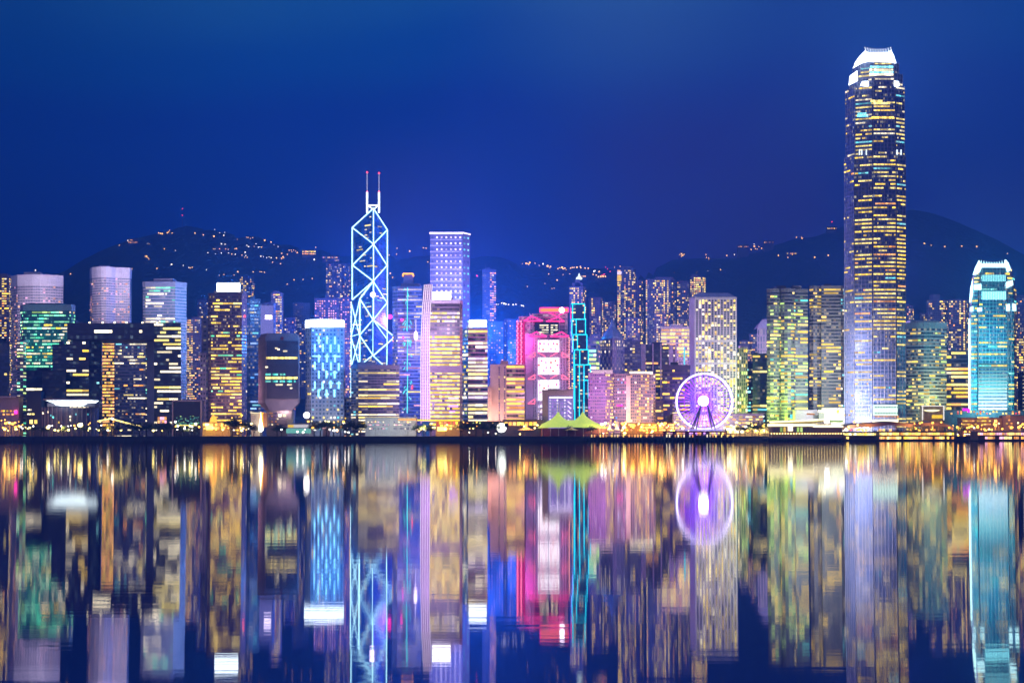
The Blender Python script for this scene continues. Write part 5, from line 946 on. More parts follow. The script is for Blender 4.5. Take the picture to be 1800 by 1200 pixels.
def two_deck(name, label, a, c, Y, top, roofcol, keys, seed, curved=False, low_=.85):
    root = thing(name, label, 'pier building', (X((a + c) / 2, Y), Y, 0)); pier_deck(root, a - 1, c + 1, Y - 3, 30, 1.6, .5, int((c - a) / 6)); r = random.Random(seed); zt = Z(top, Y); zm = 1.6 + (zt - 1.6) * .48
    q = MB(); q.box(X(a, Y), X(c, Y), Y + 2, Y + 24, 1.6, zt); q.build('wall', plain((.20, .11, .07)), root)
    q = MB(); q.box(X(a - 1, Y), X(c + 1, Y), Y - 2.4, Y + 25, zt + .003, zt + 1); q.build('roof', plain(roofcol), root); q = MB(); q.box(X(a, Y), X(c, Y), Y - 2, Y + 1.9, zm - .3, zm + .3); q.build('gallery_floor', plain((.25, .15, .1)), root)
    n = int((c - a) / 4.2)
    for k in range(n + 1):
        x = X(a + (c - a) * k / n, Y); t = MB(); t.box(x - .18, x + .18, Y - 2, Y - 1.6, 1.6, zt); t.build('post', plain((.35, .2, .12)), root)
    sp_ = []
    for k in range(n):
        for z0, z1, pp in ((1.6, zm - .5, low_), (zm + .5, zt - .3, 1)):
            if r.random() < pp: sp_.append((X(a + (c - a) * (k + .5) / n, Y), Y + 1.9, (z0 + z1) / 2, (X(c, Y) - X(a, Y)) / n * .86, (z1 - z0) * .8, .3, 0, r.choice(keys)))
    place_windows(root, sp_, 'lit_bay'); return root
two_deck('ferry_pier', 'two storey ferry pier glowing amber under a long dark roof below the tallest tower', 1547, 1678, 1405, 759, (.10, .06, .12), ['ora:1.5', 'ora:1.2', 'yel:1.4', 'ivo:1.8'], 3)
two_deck('ferry_pier', 'two storey ferry pier glowing orange pink at the right edge below the turquoise crown', 1720, 1830, 1400, 759, (.32, .22, .34), ['ora:1.6', 'pnk:1.3', 'ivo:1.7', 'ora'], 5, low_=.6)
two_deck('boat_landing', 'low white lit landing with bright bays between the arched pier and the amber ferry pier', 1484, 1546, 1420, 760, (.14, .08, .12), ['ivo:1.6', 'wht:1.6', 'yel:1.3'], 9, low_=.2)
def swept_roof():
    Y = 1462; root = thing('swept_canopy', 'long dark wave shaped roof stretched along the foot of the tallest tower', 'canopy', (X(1560, Y), Y, GZ)); pts = [(1480, 750), (1492, 747), (1510, 744.5), (1530, 744), (1548, 742.8), (1562, 741), (1580, 742), (1600, 744.5), (1620, 743), (1640, 741), (1658, 743.5), (1668, 747), (1676, 751)]
    q = MB()
    for (a, c), (d, e) in zip(pts, pts[1:]):
        A, B_, C_, D_ = P3(a, c, Y), P3(d, e, Y), (X(d, Y), Y + 26, Z(e, Y) + 1), (X(a, Y), Y + 26, Z(c, Y) + 1); dn = lambda p, h: (p[0], p[1], p[2] - h)
        q.face([A, B_, C_, D_]); h1, h2 = 3.4, 3.4; q.face([dn(A, h1), dn(B_, h2), B_, A]); q.face([dn(D_, 1), dn(C_, 1), dn(B_, h2), dn(A, h1)])
    q.build('roof', plain((.10, .06, .10)), root)
    for k in range(13): t = MB(); px = 1486 + 15 * k; t.tube((X(px, Y), Y + 3, GZ), (X(px, Y), Y + 3, Z(interp(pts, px), Y) - 3.2), .4); t.build('column', plain((.2, .14, .16)), root)
    q = [(X(px, Y), Y + 6, Z(755.5, Y), 2.5, 2, .3, 0, k) for px, k in ((1486, 'wht:2'), (1490, 'wht:2'), (1498, 'red:.6'), (1509, 'ora:2'), (1513, 'ora:1.6'), (1519, 'yel'), (1525, 'ivo'), (1550, 'ora'), (1556, 'yel'), (1568, 'ora'), (1604, 'ora:.8'), (1616, 'yel:.8'), (1632, 'ora'), (1645, 'ora'))]; place_windows(root, q, 'lantern')
swept_roof()
rt = low('annex_hall', 'pale yellow annex wall with a lit sign left of the tallest tower', 1444, 1484, 718, 1535, (.30, .29, .18), 14); panel(rt, 'dark_corner', 1467, 1482, 719, 729, 1534.3, plain((.2, .18, .2)), .6); panel(rt, 'orange_lamp', 1471, 1475, 720.5, 725.5, 1533.3, glow('ora', 4), .8); panel(rt, 'green_band', 1452, 1482, 738.5, 741.5, 1534, glow('lime', .5), .8)
q = MB(); 
for k in range(3): q.ball(P3(1440 + 4.5 * k, 722.5, 1530), 1.5, 8)
q.v and None
for k in range(3):
    q = MB(); q.ball(P3(1440 + 4.5 * k, 722.5, 1530), 1.4, 8); q.build('white_lamp', glow('wht', 4), rt)
panel(rt, 'lit_post', 1440, 1449, 725, 737, 1531, glow((.8, .9, .7), 1.0), 2)
rt = low('office_podium', 'grey podium with a small gold framed window between the banded towers', 1398, 1443, 721, 1540, (.25, .22, .24), 14); rowwin(rt, 1540, lin(1418, 1432, 4), (727.5,), 1.8, 1.5, ['ora:.5', 'ora:.3']); panel(rt, 'blue_sign', 1389, 1393, 728, 735, 1538, glow('cyn', 1.2), .8)
rt = low('framed_hall', 'white framed glass hall holding a yellow crescent of light below the grey banded tower', 1622, 1659, 714, 1510, (.2, .18, .08), 12); Y = 1509
for k in range(17): panel(rt, 'mullion', 1622.8 + 2.2 * k, 1623.5 + 2.2 * k, 715, 737, Y, plain((.6, .58, .4)), .6)
for a, c, d, e in ((1621, 1622.6, 713, 738), (1658.4, 1660, 713, 738), (1620, 1660, 712.6, 714)): panel(rt, 'frame', a, c, d, e, Y - 1.2, glow((.9, .85, .8), 1.2), .9)
for k in range(14): px = 1624 + 2 * k; h = 2.6 * math.sin(math.pi * (k + 1.5) / 16); panel(rt, 'crescent_light', px, px + 2, 720.5 - h * .3, 720.7 + h, Y - .4, glow((1, .92, .5), 1.9), .3)
panel(rt, 'lit_floor', 1638, 1657, 729, 735, Y - .5, glow('yel', 1.1), .35)
rt = low('car_park', 'open orange lit decks of a low block left of the turquoise crowned tower', 1690, 1762, 735, 1500, (.30, .18, .14), 14, 'car park')
for py in (739.5, 745.5): rowwin(rt, 1500, lin(1692, 1742, 12), (py,), 2.2, 1.4, ['ora:.8', 'ora:.5', 'yel:.7'], p=.8, seed=int(py))
rowwin(rt, 1500, (1750,), (740, 747), 2.6, 2.6, ['ora:2.4'], 'lamp_bay'); rowwin(rt, 1500, lin(1718, 1738, 6), (734,), 2, 1.4, ['yel:1.8', 'ora:1.6'], 'roof_lantern')
rt = low('concrete_block', 'small concrete blocks with brown ledges at the right edge', 1764, 1806, 731, 1495, (.30, .20, .20), 14); rowwin(rt, 1495, lin(1768, 1800, 8), (738, 744, 749), 1.8, 1.2, ['ora:.8', 'yel:.6'], p=.4, seed=22); panel(rt, 'lit_shaft', 1768.5, 1776, 729, 736, 1494, plain((.6, .42, .25)), .9)
rt = low('terrace', 'dark planted terrace dotted with yellow lamps below the turquoise crowned tower', 1660, 1806, 722, 1525, (.08, .06, .10), 12, 'terrace'); rowwin(rt, 1525, lin(1664, 1800, 24), (723.5, 726.5), 1.6, 1.5, ['yel:1.5', 'ora:1.4', 'red:.8'], p=.5, seed=23); panel(rt, 'magenta_sign', 1692.5, 1705, 717.5, 721.5, 1524, glow((.9, .02, 1), 2.4), .8); panel(rt, 'magenta_sign', 1701, 1705, 721.6, 724.5, 1524, glow((.9, .02, 1), 2.4), .8)
# ------------------------------------------------------------------ trees along the promenade
def make_tree(seed, lab):
    r = random.Random(seed); root = thing('tree', lab, 'tree', (0, 0, 0), 'dark trees along the waterfront'); H = 10; q = MB()
    q.tube((0, 0, -.3), (.2, .1, H * .42), .42, 7, r2=.26); tips = []
    for k in range(6):
        a = k * 1.05 + r.uniform(-.3, .3); e = Vector((math.cos(a) * r.uniform(1.8, 3.2), math.sin(a) * r.uniform(1.8, 3.2), H * r.uniform(.55, .85))); q.tube((.2, .1, H * r.uniform(.3, .42)), e, .17, 5, r2=.05); tips.append(e)
    q.build('trunk', plain((.06, .045, .035)), root); c = MB(); tips += [Vector((0, 0, H * .95)), Vector((r.uniform(-2, 2), r.uniform(-1, 1), H * .75))]
    for e in tips:
        s = r.uniform(1.5, 2.3)
        for _ in range(62):
            d = Vector((r.gauss(0, 1), r.gauss(0, 1), r.gauss(0, .75))); d = d.normalized() * s * r.uniform(.35, 1.1) ; p = e + Vector((d.x * 1.25, d.y * 1.25, d.z * .85)); n_ = Vector((r.uniform(-1, 1), r.uniform(-1, 1), r.uniform(-.4, 1))).normalized(); u_ = n_.orthogonal().normalized() * r.uniform(.28, .55); v_ = n_.cross(u_) * r.uniform(.6, 1.1)
            c.face([p - u_, p - v_ * .7, p + u_, p + v_ * .7])
    mt = newmat('leaves'); rr = N('ShaderNodeNewGeometry'); principled(mix(rr.outputs['Random Per Island'], (.018, .04, .018), (.07, .11, .035)), .6); c.build('crown', mt, root); return root
PROT = [make_tree(k, 'dark leafy tree in the row along the waterfront promenade') for k in range(4)]; used = [False] * 4; r = random.Random(44)
TREES = [(408, 1.5, 735), (420, 1.7, 732), (433, 1.45, 738), (446, 1.0, 746)] + [(px, 1.1, 742) for px in (232, 245, 258, 270, 284, 297)] + [(px, 1.25, 739) for px in (553, 563, 574, 586, 598, 610, 622, 634)] + [(px, 1.2, 741) for px in (812, 824, 836, 849, 861, 873)] + [(px, 1, 745) for px in (733, 745, 757, 205, 190, 495, 487)] + [(1300, 1.0, 747), (1311, 1.1, 746), (1322, 1.2, 741), (1334, 1.3, 739), (1345, 1.2, 740)] + [(px, 1, 719) for px in (1712, 1724, 1736, 1748)] + [(px, 1, 748) for px in (60, 78, 112, 150, 178, 320, 340, 1000, 1040, 1395, 1608, 1690)]
for k, (px, sc, t) in enumerate(TREES):
    i = k % 4; Y = 1456 + r.uniform(0, 5) + (70 if t == 719 else 0) + (30 if px in (495, 487) else 0); zb = GZ if t != 719 else Z(722, 1525); loc = (X(px, Y), Y, zb)
    s = (Z(t, Y) - zb) / 10.6; s = min(s, 1.9)
    if not used[i]: o = PROT[i]; used[i] = True; o.location = loc; o.scale = (s * 1.15, s * 1.15, s)
    else: o = copy_thing(PROT[i], loc, s, r.uniform(0, 6)); o.scale = (s * 1.15, s * 1.15, s)
rt = bpy.data.objects['tree']
# ------------------------------------------------------------------ street lamps on the promenade
def make_lamp(lab, col, st, group, head=1.0, sample=False):
    root = thing('street_lamp', lab, 'street lamp', (0, 0, 0), group); q = MB(); q.tube((0, 0, -1.2), (0, 0, 0), .12, 5, r2=.09); q.build('post', plain((.12, .11, .12)), root); a = MB(); a.tube((0, 0, -.02), (0, -.5, .12), .07, 5); a.build('arm', plain((.12, .11, .12)), root)
    h = MB(); h.lathe((0, -.5, .1), [(.05, -.45), (.5, -.25), (.62, .05), (.45, .35), (.05, .5)], 8); h.build('lamp_head', glow(col, st, sample), root); return root
PL = {'o': make_lamp('amber street lamp in the row of lights along the waterfront', (1, .42, .04), 7, 'amber street lamps along the waterfront'), 'w': make_lamp('white street lamp in the row of lights along the waterfront', (1, .93, .8), 7, 'white street lamps along the waterfront'), 'y': make_lamp('yellow street lamp in the row of lights along the waterfront', (1, .78, .2), 7, 'yellow street lamps along the waterfront')}
first = {k: True for k in PL}
def put_lamp(px, py, kind, s, Y=None):
    Y = Y or 1454 + (px * 7 % 13); base = GZ; z = Z(py, Y)
    if z < base + 1: z = base + 1
    o = PL[kind] if first[kind] else copy_thing(PL[kind], (0, 0, 0)); first[kind] = False
    o.location = (X(px, Y), Y, z); o.scale = (s, s, s * 1)
    for ch in o.children:
        if ch.name.startswith('post'): ch.scale = (1, 1, (z - base) / s / 1.2)
L_ = '3,739,o,.8 9,738,o,.9 14,743,o,1.4 18,744,o,1.7 23,745,o,1.8 27,743,o,1.3 6,752,o,1.3 10,753,o,1.2 28,751,o,1.5 34,749,o,1.4 37,750,w,1.2 40,753,w,.9 53,752,y,1.4 59,749,w,1.2 70,754,w,.7 85,752,y,2.2 87,749,w,1.6 92,748,w,.7 108,749,w,1 120,749,w,.9 125,748,w,.6 97,756,y,1.4 103,757,y,1.4 109,756,y,1.5 115,756,y,1.4 121,756,y,1.5 131,748,o,1.1 133,753,y,1.3 142,748,y,3.2 156,746,o,.7 158,753,y,1.4 174,756,y,1.3 176,741,o,1.2 193,757,y,.9 178,748,w,1 198,736,w,1.6 213,756,y,1.2 245,755,w,.7 270,757,y,1.5 285,757,y,.9 275,756,w,.6 309,750,o,1 313,749,w,1.2 325,750,w,.8 338,750,w,1.1 312,755,w,.8 333,755,w,.7 338,756,w,.7 408,734.5,o,.8 425,730,o,1.2 423,743,o,1.3 423,751,w,.8 428,753,w,.9 437,753,w,.7 411,756,w,.7 495,755,w,1 516,757,w,1.4 523,759,w,1.3 533,760,w,1.3 536,755,w,.8 542,741,o,1.3 548,740,y,.6 554,756,w,1.1 572,740,y,.7 578,741,y,1.1 587,742,o,.9 580,755,w,1.2 593,758,o,1 604,741.5,o,1.4 607,759,w,1 613,760,w,1.1 634,757,o,.9 660,741,o,.7 717,742,o,.9 745,755,w,1 748,756,w,1.2 815,742,o,.8 822,744,o,.7 826,753,y,.8 832,753,y,.8 838,742,o,.9 838,749,o,.6 858,760,w,.9 872,762,w,1 825,760,w,.7 914,763,y,1 1058,746,w,1.8 1064,744,w,1.5 1081,747,o,1.3 1115,748,o,1.2 1123,745,y,1.1 1128,749,o,1.3 1136,752,o,1.5 1142,747,y,1 1150,750,o,1.2 1157,744,o,1.1 1160,748,y,1.5 1170,744,o,1.2 1186,744,o,1 1098,762,y,2 1166,747,ivo,1 1188,752,o,.9 1175,749,w,.6 1294,748,y,.8 1300,744,o,.9 1315,744,o,.7 1328,746,o,1 1328,757,y,1.5 1344,757,w,1.1 1350,739,y,.9 1342,732,w,.7 1487,755,w,1.7 1510,754,o,1.7 1515,755,o,1.3 1526,755,y,1 1682,751,o,1.4 1700,752,o,1.2 1703,751,o,1.4 1712,752,w,1 1718,751,o,1.5 1684,768,o,1 1695,768,o,1.1 1683,763,w,.6 1695,763,w,.5 1698,763,w,.5 1701,763,w,.5 1704,763,w,.5 1773,771,w,1.3 1750,740,o,1.3 1797,746,o,1.3 1780,751,o,.6 1637,755,o,.8'
for it in L_.split():
    a, c, k, s = it.split(','); put_lamp(float(a), float(c), k if k in PL else 'y', float(s) * 1.4)
r = random.Random(77)
for a, c, n, kinds in ((0, 50, 9, 'ooy'), (80, 200, 8, 'ywo'), (300, 352, 5, 'wyo'), (356, 445, 10, 'ooy'), (500, 640, 9, 'wwo'), (733, 812, 10, 'oyy'), (900, 950, 5, 'oy'), (1040, 1100, 8, 'oyw'), (1090, 1192, 26, 'ooy'), (1190, 1280, 8, 'oyw'), (1272, 1352, 18, 'yow'), (1488, 1545, 10, 'oyw'), (1600, 1690, 14, 'oo'), (1690, 1800, 24, 'ooy')):
    for _ in range(n): put_lamp(r.uniform(a, c), r.uniform(741, 757.5 if a < 1030 else 763), r.choice(kinds), r.uniform(.8, 2.3), 1454 + r.uniform(0, 14))
# ------------------------------------------------------------------ lights and houses on the hillside
def make_hill_lamp(lab, col, st, grp):
    root = thing('hillside_lamp', lab, 'street lamp', (0, 0, 0), grp); q = MB(); q.tube((0, 0, -9), (0, 0, 0), .25, 5); q.build('post', plain((.05, .05, .06)), root); h = MB(); h.ball((0, 0, .6), 1.0, 6); h.build('lamp_head', glow(col, st), root); return root
HL = {'o': make_hill_lamp('small amber lamp shining alone on the dark wooded hillside', (1, .5, .12), 3.4, 'amber lamps on the hillside'), 'w': make_hill_lamp('small white lamp shining alone on the dark wooded hillside', (1, .9, .75), 3, 'white lamps on the hillside'), 'r': make_hill_lamp('small red warning lamp on the dark hilltop', (1, .04, .08), 3, 'red lamps on the hilltops')}; hf = {k: True for k in HL}
def hill_lamp(px, py, k, s):
    Y = hill_hit(px, py)
    if Y is None: Y = interp(DIST, px) - 5
    Y -= 10; o = HL[k] if hf[k] else copy_thing(HL[k], (0, 0, 0)); hf[k] = False; o.location = P3(px, py, Y); o.scale = (s, s, s)
    for ch in o.children:
        if ch.name.startswith('post'): ch.scale = (1, 1, max(1, (Z(py, Y) - terrain(X(px, Y), Y) + 3) / s / 9))
z1_ = '124,718,w,1.6 133,740,o,1 168,707,o,1.5 155,722,o,.9 190,702,o,1 186,725,o,1 205,735,o,.7 140,712,o,.8 48,757,o,.9 298,742,w,.8 310,746,o,.6 444,790,o,1 542,804,w,.6 287,858,o,1.8 300,868,o,1 310,880,o,.7 275,852,o,.7 395,650,o,1.2 410,655,o,1.5 425,657,o,1.6 470,650,o,1.3 480,645,o,1.5 489,626,o,1 512,651,o,1.2 713,652,o,1.4 787,668,o,1.4 880,681,o,1.8 967,672,w,1.2 975,645,w,.8 887,619,w,.8 932,648,w,.8 947,747,w,1.4 978,749,w,1.2 885,787,o,1.5 900,788,o,1.4 958,790,o,1.7 1005,794,o,.7 1078,786,o,1.2 1065,788,o,.8 828,824,w,1 892,832,w,.6 946,826,w,1.2 1009,830,w,1.5 1038,836,o,1 1068,838,w,1.1 1127,845,o,1 1155,821,w,1.4 1160,848,w,.9 1172,864,o,.8 1150,864,o,.8 1165,686,o,.7 1180,690,o,1 1200,698,o,.8 1220,690,o,.7 1085,706,o,.6 1327,716,o,1.7 1383,731,o,1.3 1410,757,w,.9 1443,769,w,.9 1170,758,w,1 1185,770,w,1.2 1250,745,w,.9 1235,768,o,.6 1270,776,w,1 1283,772,w,.9 1300,774,o,.9 1292,856,w,1.2 1316,858,w,.8 1345,867,w,.8 1365,860,w,.8 1385,868,w,1.2 1430,869,o,1.2 1475,873,o,1.2 1488,860,o,1.3 1495,868,o,.8 1395,907,o,1 1466,920,o,1 1476,830,o,1 1525,838,o,1 1540,802,o,.9 1560,800,o,.8 1580,802,o,.9 1600,808,o,.8 1613,823,y,1.2 1565,815,o,.6 1775,777,o,1 1762,885,w,1.6 1670,826,o,1.4 1690,830,o,1.6 1710,828,o,1.5 1730,832,o,1.4 1750,834,o,1.4 1762,835,o,1.2 1680,812,o,.9 1720,808,o,.9 508,928,w,1.5 595,944,w,1 610,934,w,.9 605,946,w,.9 660,955,w,1.2 672,956,o,1 690,953,o,1 380,962,o,1.1 815,972,w,.7 928,1021,o,.7 968,1016,o,1 1090,991,o,1.3 1225,992,o,1 1285,990,o,.8 1300,991,o,.8 1325,995,o,.8 1058,1018,o,.8 1584,1061,o,1 1665,1058,o,.8 1745,1051,o,1 1525,1100,o,1'
for it in z1_.split():
    a, c, k, s = it.split(','); hill_lamp(200 + float(a) / 5, 280 + float(c) / 5, 'o' if k == 'y' else k, float(s))
z3_ = '525,319,o,1.6 540,320,o,1 556,312,o,1.6 548,325,o,1 492,319,o,.7 603,316,o,.8 640,335,o,.7 673,323,w,1.4 713,343,o,2 738,346,o,1.4 735,356,o,.9 804,364,o,1.2 820,356,o,.9 840,355,o,1.8 850,365,o,1.3 865,360,o,1.2 875,372,o,.7 915,360,o,1.2 930,355,o,1.2 945,354,o,1.1 970,352,o,1.6 1000,345,o,1 1005,355,o,1.3 1042,359,o,1.2 1070,360,o,1.2 1120,388,w,1.5 1130,382,w,1 1166,390,o,1.4 1113,415,o,1 723,410,o,.9 797,465,o,1.2 850,415,o,.7 908,408,o,.8 535,521,o,.8 750,537,o,.6 770,534,o,.6 690,492,o,.5 1190,425,r,1.3 1205,415,r,1.1 1215,412,r,1 1160,436,o,1.4 1180,434,o,1.6 1200,432,o,1.6 1220,432,o,1.3 1140,420,o,1 1000,422,o,1.6 1015,430,o,1.5 1030,430,o,1.3 1225,350,r,.8 1240,365,r,.7 1262,388,r,.9 1300,350,o,.8 1350,342,o,.8 1330,510,o,.9 92,428,r,1.6 330,672,w,1.6 345,676,w,1.4 310,665,w,1 370,680,w,1.2 410,682,w,1.4 435,678,w,1.1 485,690,w,1.4 500,692,w,1.2 265,682,w,1.4 280,680,w,1'
for it in z3_.split():
    a, c, k, s = it.split(','); hill_lamp(820 + float(a) / 5, 400 + float(c) / 5, k, float(s))
z4_ = '225,490,o,1.2 240,485,o,1.5 250,497,o,1.5 262,488,o,1.1 240,505,o,1 455,490,o,1 458,515,o,1.1 478,518,o,.8 480,530,o,.8 638,499,o,1.5 705,489,w,1.2 740,427,o,1.2 755,430,o,1.4 768,430,o,1.3 795,420,o,1 822,418,o,1 880,420,o,1.8 878,398,w,1 853,445,o,1.2 920,420,o,.8 905,440,o,.9 945,435,o,1.2 970,427,o,1.8 985,415,o,1.5 1005,425,o,1.2 975,378,o,1 1000,376,o,.8 1040,374,o,1.1 890,440,o,.9 1092,499,o,1.4 1175,470,o,1.2 1200,468,o,1 1225,470,o,1.1 1243,474,o,1.5 1190,490,o,1 1215,490,o,1 1174,515,o,1 1410,514,o,1.5 1530,497,o,1.5 1530,255,o,1.4 1545,262,o,1.3 1560,250,o,1.8 1570,262,o,1.5 1585,262,o,1.2 1597,258,o,1 1562,203,r,1.4 1250,338,o,1.2 1300,350,o,1.5 1295,338,o,1 583,622,o,1.2 470,632,w,.6 175,648,o,.7 375,645,o,.6'
for it in z4_.split():
    a, c, k, s = it.split(','); hill_lamp(1150 + float(a) / 5, 350 + float(c) / 5, k, float(s))
for a, c, s in ((298, 764, 1.9), (400, 785, 1), (608, 806, 1.5), (862, 800, 1.5), (1090, 806, 1.6), (1395, 870, 1.5), (1550, 910, 1.2)): hill_lamp(1590 + a * 210 / 1800, 340 + c * 140 / 1200, 'o', s)
for px, py, k, s in ((62.5, 475.5, 'w', 1.6), (124, 482, 'o', 1.2), (232, 473, 'o', 1), (698, 437, 'o', .9), (720, 442, 'o', 1.4), (697, 447, 'o', .8), (744, 436, 'o', 1), (749, 437, 'o', 1), (684, 449, 'o', 1), (686, 481, 'o', 1.4), (690, 488, 'o', 1), (752, 461, 'o', 1.1)): hill_lamp(px, py, k, s)
def hill_house(px0, px1, py0, py1, label, keys, p=.6, col=(.12, .1, .16)):
    Y = hill_hit((px0 + px1) / 2, py1) or interp(DIST, px0) - 20; Y -= 14; zb = min(terrain(X(px0, Y), Y), Z(py1, Y)) - 4; root = thing('hillside_house', label, 'house', (X((px0 + px1) / 2, Y), Y, zb)); q = MB(); q.box(X(px0, Y), X(px1, Y), Y, Y + 14, zb, Z(py0, Y)); q.build('wall', plain(col), root)
    q = MB(); q.box(X(px0, Y) - .8, X(px1, Y) + .8, Y - .8, Y + 14.8, Z(py0, Y) + .003, Z(py0, Y) + 1.2); q.build('roof', plain((.1, .09, .12)), root); n = max(2, int((px1 - px0) / 2.6)); nr_ = max(1, int((py1 - py0) / 3.5)); rowwin(root, Y, lin(px0, px1, n), lin(py0, py1, nr_), 2.1, 1.8, keys, p=p, seed=int(px0))
hill_house(531, 555, 440, 448, 'long house blazing yellow on the ridge left of the diagonal braced tower', ['yel:1.8', 'ora:1.6'], 1, (.3, .2, .05)); hill_house(567, 596, 450, 460, 'low flat house with small orange rooms above the pink dotted tower', ['ora', 'pnk:.7', 'yel:.7'], .5, (.16, .13, .3)); hill_house(374, 398, 435, 440, 'terraced house with two bright yellow rooms on the left ridge', ['yel', 'ora'], .5); hill_house(1383, 1400, 443, 448, 'pale villa with lit balconies on the right hillside', ['ora', 'yel'], .8, (.14, .1, .16)); hill_house(1018, 1030, 483, 488, 'flat roofed house glowing orange behind the pointed apartment tower', ['ora:1.2', 'yel:1.2'], .9); hill_house(1297, 1316, 431, 436, 'row house with orange rooms along the right ridge', ['ora', 'ora:.7'], .7, (.1, .08, .14)); hill_house(1343, 1360, 424, 428, 'small villa with a lit eave on the right ridge', ['ora', 'ora:.6'], .7, (.1, .08, .14)); hill_house(1454, 1471, 399, 404, 'summit building crowded with yellow lights beside the tallest tower', ['yel:1.4', 'ora:1.3'], .9, (.12, .1, .1)); hill_house(225, 242, 420, 428, 'cluster house with warm rooms on the far left ridge', ['ora', 'ora:.6'], .6)
rt = thing('radio_mast', 'thin lattice mast with two red lamps on the left hilltop', 'mast', (X(320.5, 3290), 3290, terrain(X(320.5, 3290), 3290))); q = MB(); y = 3290; q.tube((X(320.5, y), y, Z(404, y)), (X(320.5, y), y, Z(364, y)), .6, 5, r2=.3); q.build('pole', plain((.2, .12, .2)), rt)
for py in (367, 378.5): q = MB(); q.ball(P3(320.5, py, y - 1), 1.3, 6); q.build('red_lamp', glow('red', 2.5), rt)
# ------------------------------------------------------------------ floodlights washing the facades, with unseen fill lamps added among them
def flood_or_fill(px, py, Y, power, col, r=3): return lamp(px, py, Y, power, col, r)
flood_or_fill(1362, 735, 1535, 240000, (.7, 1, .08), 4); flood_or_fill(1378, 695, 1525, 90000, (.5, 1, .10), 4); flood_or_fill(1392, 680, 1520, 40000, (.45, 1, .15), 4); flood_or_fill(60, 615, 1598, 26000, (.05, .9, .65), 5)
for px, pw in ((1486, 170000), (1494, 150000), (1522, 60000)): flood_or_fill(px, 746, 1490, pw, (.92, .92, 1), 4)
flood_or_fill(1482, 695, 1505, 150000, (.85, .86, 1), 6); flood_or_fill(1482, 600, 1500, 160000, (.7, .72, 1), 6); flood_or_fill(1745, 700, 1505, 220000, (.2, 1, .92), 5); flood_or_fill(1745, 590, 1500, 120000, (.1, .9, 1), 5); flood_or_fill(1662, 705, 1560, 70000, (1, .95, .2), 3)
flood_or_fill(1104, 752, 1500, 30000, (1, .72, .25), 2); flood_or_fill(1150, 742, 1500, 26000, (1, .6, .15), 2); flood_or_fill(868, 735, 1520, 18000, (1, .55, .42), 3); flood_or_fill(864, 740, 1515, 40000, (1, .6, .4), 2)
flood_or_fill(748, 700, 1510, 120000, (.95, .6, 1), 4); flood_or_fill(748, 590, 1510, 120000, (.85, .55, 1), 4); flood_or_fill(780, 570, 1500, 80000, (.9, .7, 1), 4)
flood_or_fill(790, 480, 1720, 120000, (.75, .55, 1), 6); flood_or_fill(725, 610, 1670, 40000, (.8, .4, 1), 6)
flood_or_fill(656, 560, 1700, 200000, (.05, .35, 1), 8); flood_or_fill(656, 460, 1690, 170000, (.05, .35, 1), 8); flood_or_fill(571, 600, 1520, 160000, (.04, .36, 1), 5)
flood_or_fill(62, 505, 1660, 220000, (.9, .75, 1), 8); flood_or_fill(195, 490, 1790, 180000, (.9, .75, 1), 8); flood_or_fill(290, 520, 1640, 90000, (.8, .75, 1), 6); flood_or_fill(1255, 600, 1480, 80000, (.95, .85, 1), 8); flood_or_fill(1255, 745, 1500, 40000, (1, .9, .95), 4)
flood_or_fill(968, 640, 1515, 34000, (1, .12, .5), 5); flood_or_fill(932, 700, 1530, 14000, (.8, .6, 1), 4); flood_or_fill(913, 600, 1550, 70000, (1, .03, .35), 4); flood_or_fill(1003, 620, 1545, 9000, (1, .15, .3), 4); flood_or_fill(1055, 700, 1490, 60000, (.85, .4, 1), 4); flood_or_fill(1090, 700, 1492, 30000, (.7, .45, 1), 4)
flood_or_fill(1005, 742, 1482, 14000, (.8, 1, .4), 2); flood_or_fill(375, 748, 1470, 8000, (1, .55, .1), 2); flood_or_fill(400, 690, 1550, 60000, (1, .5, .6), 4); flood_or_fill(780, 752, 1470, 7000, (1, .65, .15), 2); flood_or_fill(665, 746, 1452, 14000, (.9, 1, .9), 4); flood_or_fill(708, 746, 1452, 14000, (.9, 1, .9), 4); flood_or_fill(1225, 705, 1485, 40000, (.32, .06, 1), 3); flood_or_fill(1215, 690, 1520, 40000, (.3, .05, 1), 3); flood_or_fill(570, 735, 1535, 14000, (1, .95, .8), 2); flood_or_fill(500, 715, 1530, 20000, (1, .7, .75), 3)
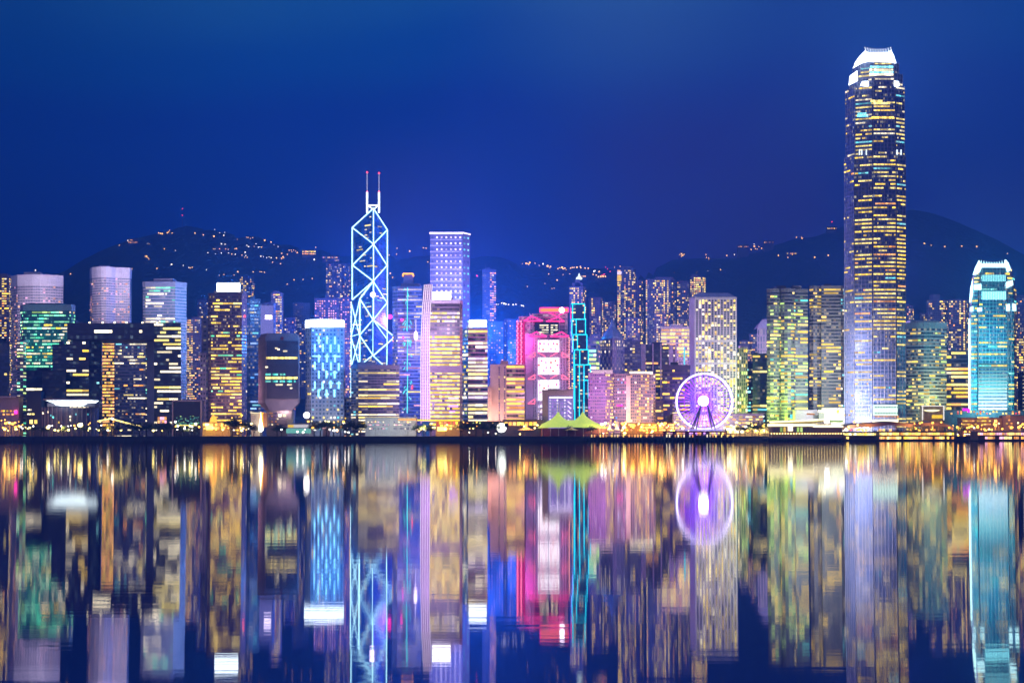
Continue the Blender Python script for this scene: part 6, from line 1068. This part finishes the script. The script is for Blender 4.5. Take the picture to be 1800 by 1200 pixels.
for px, pw, c in ((12, 9, 0), (40, 6, 0), (110, 5, 1), (190, 6, 0), (330, 4, 1), (385, 8, 0), (425, 6, 0), (745, 7, 1), (800, 7, 0), (925, 6, 0), (1060, 7, 1), (1100, 9, 0), (1130, 9, 0), (1160, 9, 0), (1195, 6, 0), (1285, 9, 1), (1320, 8, 1), (1345, 8, 1), (1500, 8, 1), (1530, 6, 0), (1600, 7, 0), (1640, 7, 0), (1685, 8, 0), (1720, 8, 0), (1755, 8, 0), (1790, 8, 0)):
    flood_or_fill(px, 752, 1455, pw * 2600, ((1, .42, .06), (1, .72, .22))[c], 1.5)  # amber fill added along the promenade for trees and low walls
# unseen lamps added behind the front towers so the humid air glows
for px, py, Y, pw, c in ((838, 592, 1670, 1600000, (.02, .28, 1)), (838, 604, 1950, 2600000, (.0, .25, 1)), (790, 470, 1830, 1000000, (.5, .28, 1)), (720, 560, 1780, 900000, (.6, .22, 1)), (650, 470, 1840, 1300000, (.08, .3, 1)), (571, 600, 1640, 400000, (.05, .3, 1)), (400, 530, 1660, 300000, (.2, .5, 1)),
                         (956, 600, 1640, 300000, (1, .1, .5)), (1240, 600, 1660, 400000, (.7, .4, .9)), (1110, 640, 1880, 400000, (.9, .45, .6)), (1540, 150, 1620, 500000, (.4, .5, 1)), (1540, 480, 1640, 700000, (.5, .35, 1)), (1745, 500, 1620, 700000, (.2, .75, 1)), (1400, 600, 1680, 300000, (.6, .5, .6)), (200, 600, 1900, 500000, (.4, .3, 1)), (1650, 620, 1680, 200000, (.9, .6, .5))):
    hidden_haze_lamp(px, py, Y, pw, c)
# ------------------------------------------------------------------ the humid air over the harbour
b = MB(); b.box(-3900, 3900, -60, 5600, -1.6, 660); o = b.build('haze', None); o['kind'] = 'stuff'
m = newmat('haze'); pv = N('ShaderNodeVolumePrincipled'); pv.inputs['Density'].default_value = 0.00029; pv.inputs['Anisotropy'].default_value = .4; pv.inputs['Color'].default_value = (.13, .40, 1, 1); pv.inputs['Blackbody Intensity'].default_value = 0
oo = N('ShaderNodeOutputMaterial'); Lk(pv.outputs[0], oo.inputs['Volume']); o.data.materials.clear(); o.data.materials.append(m)
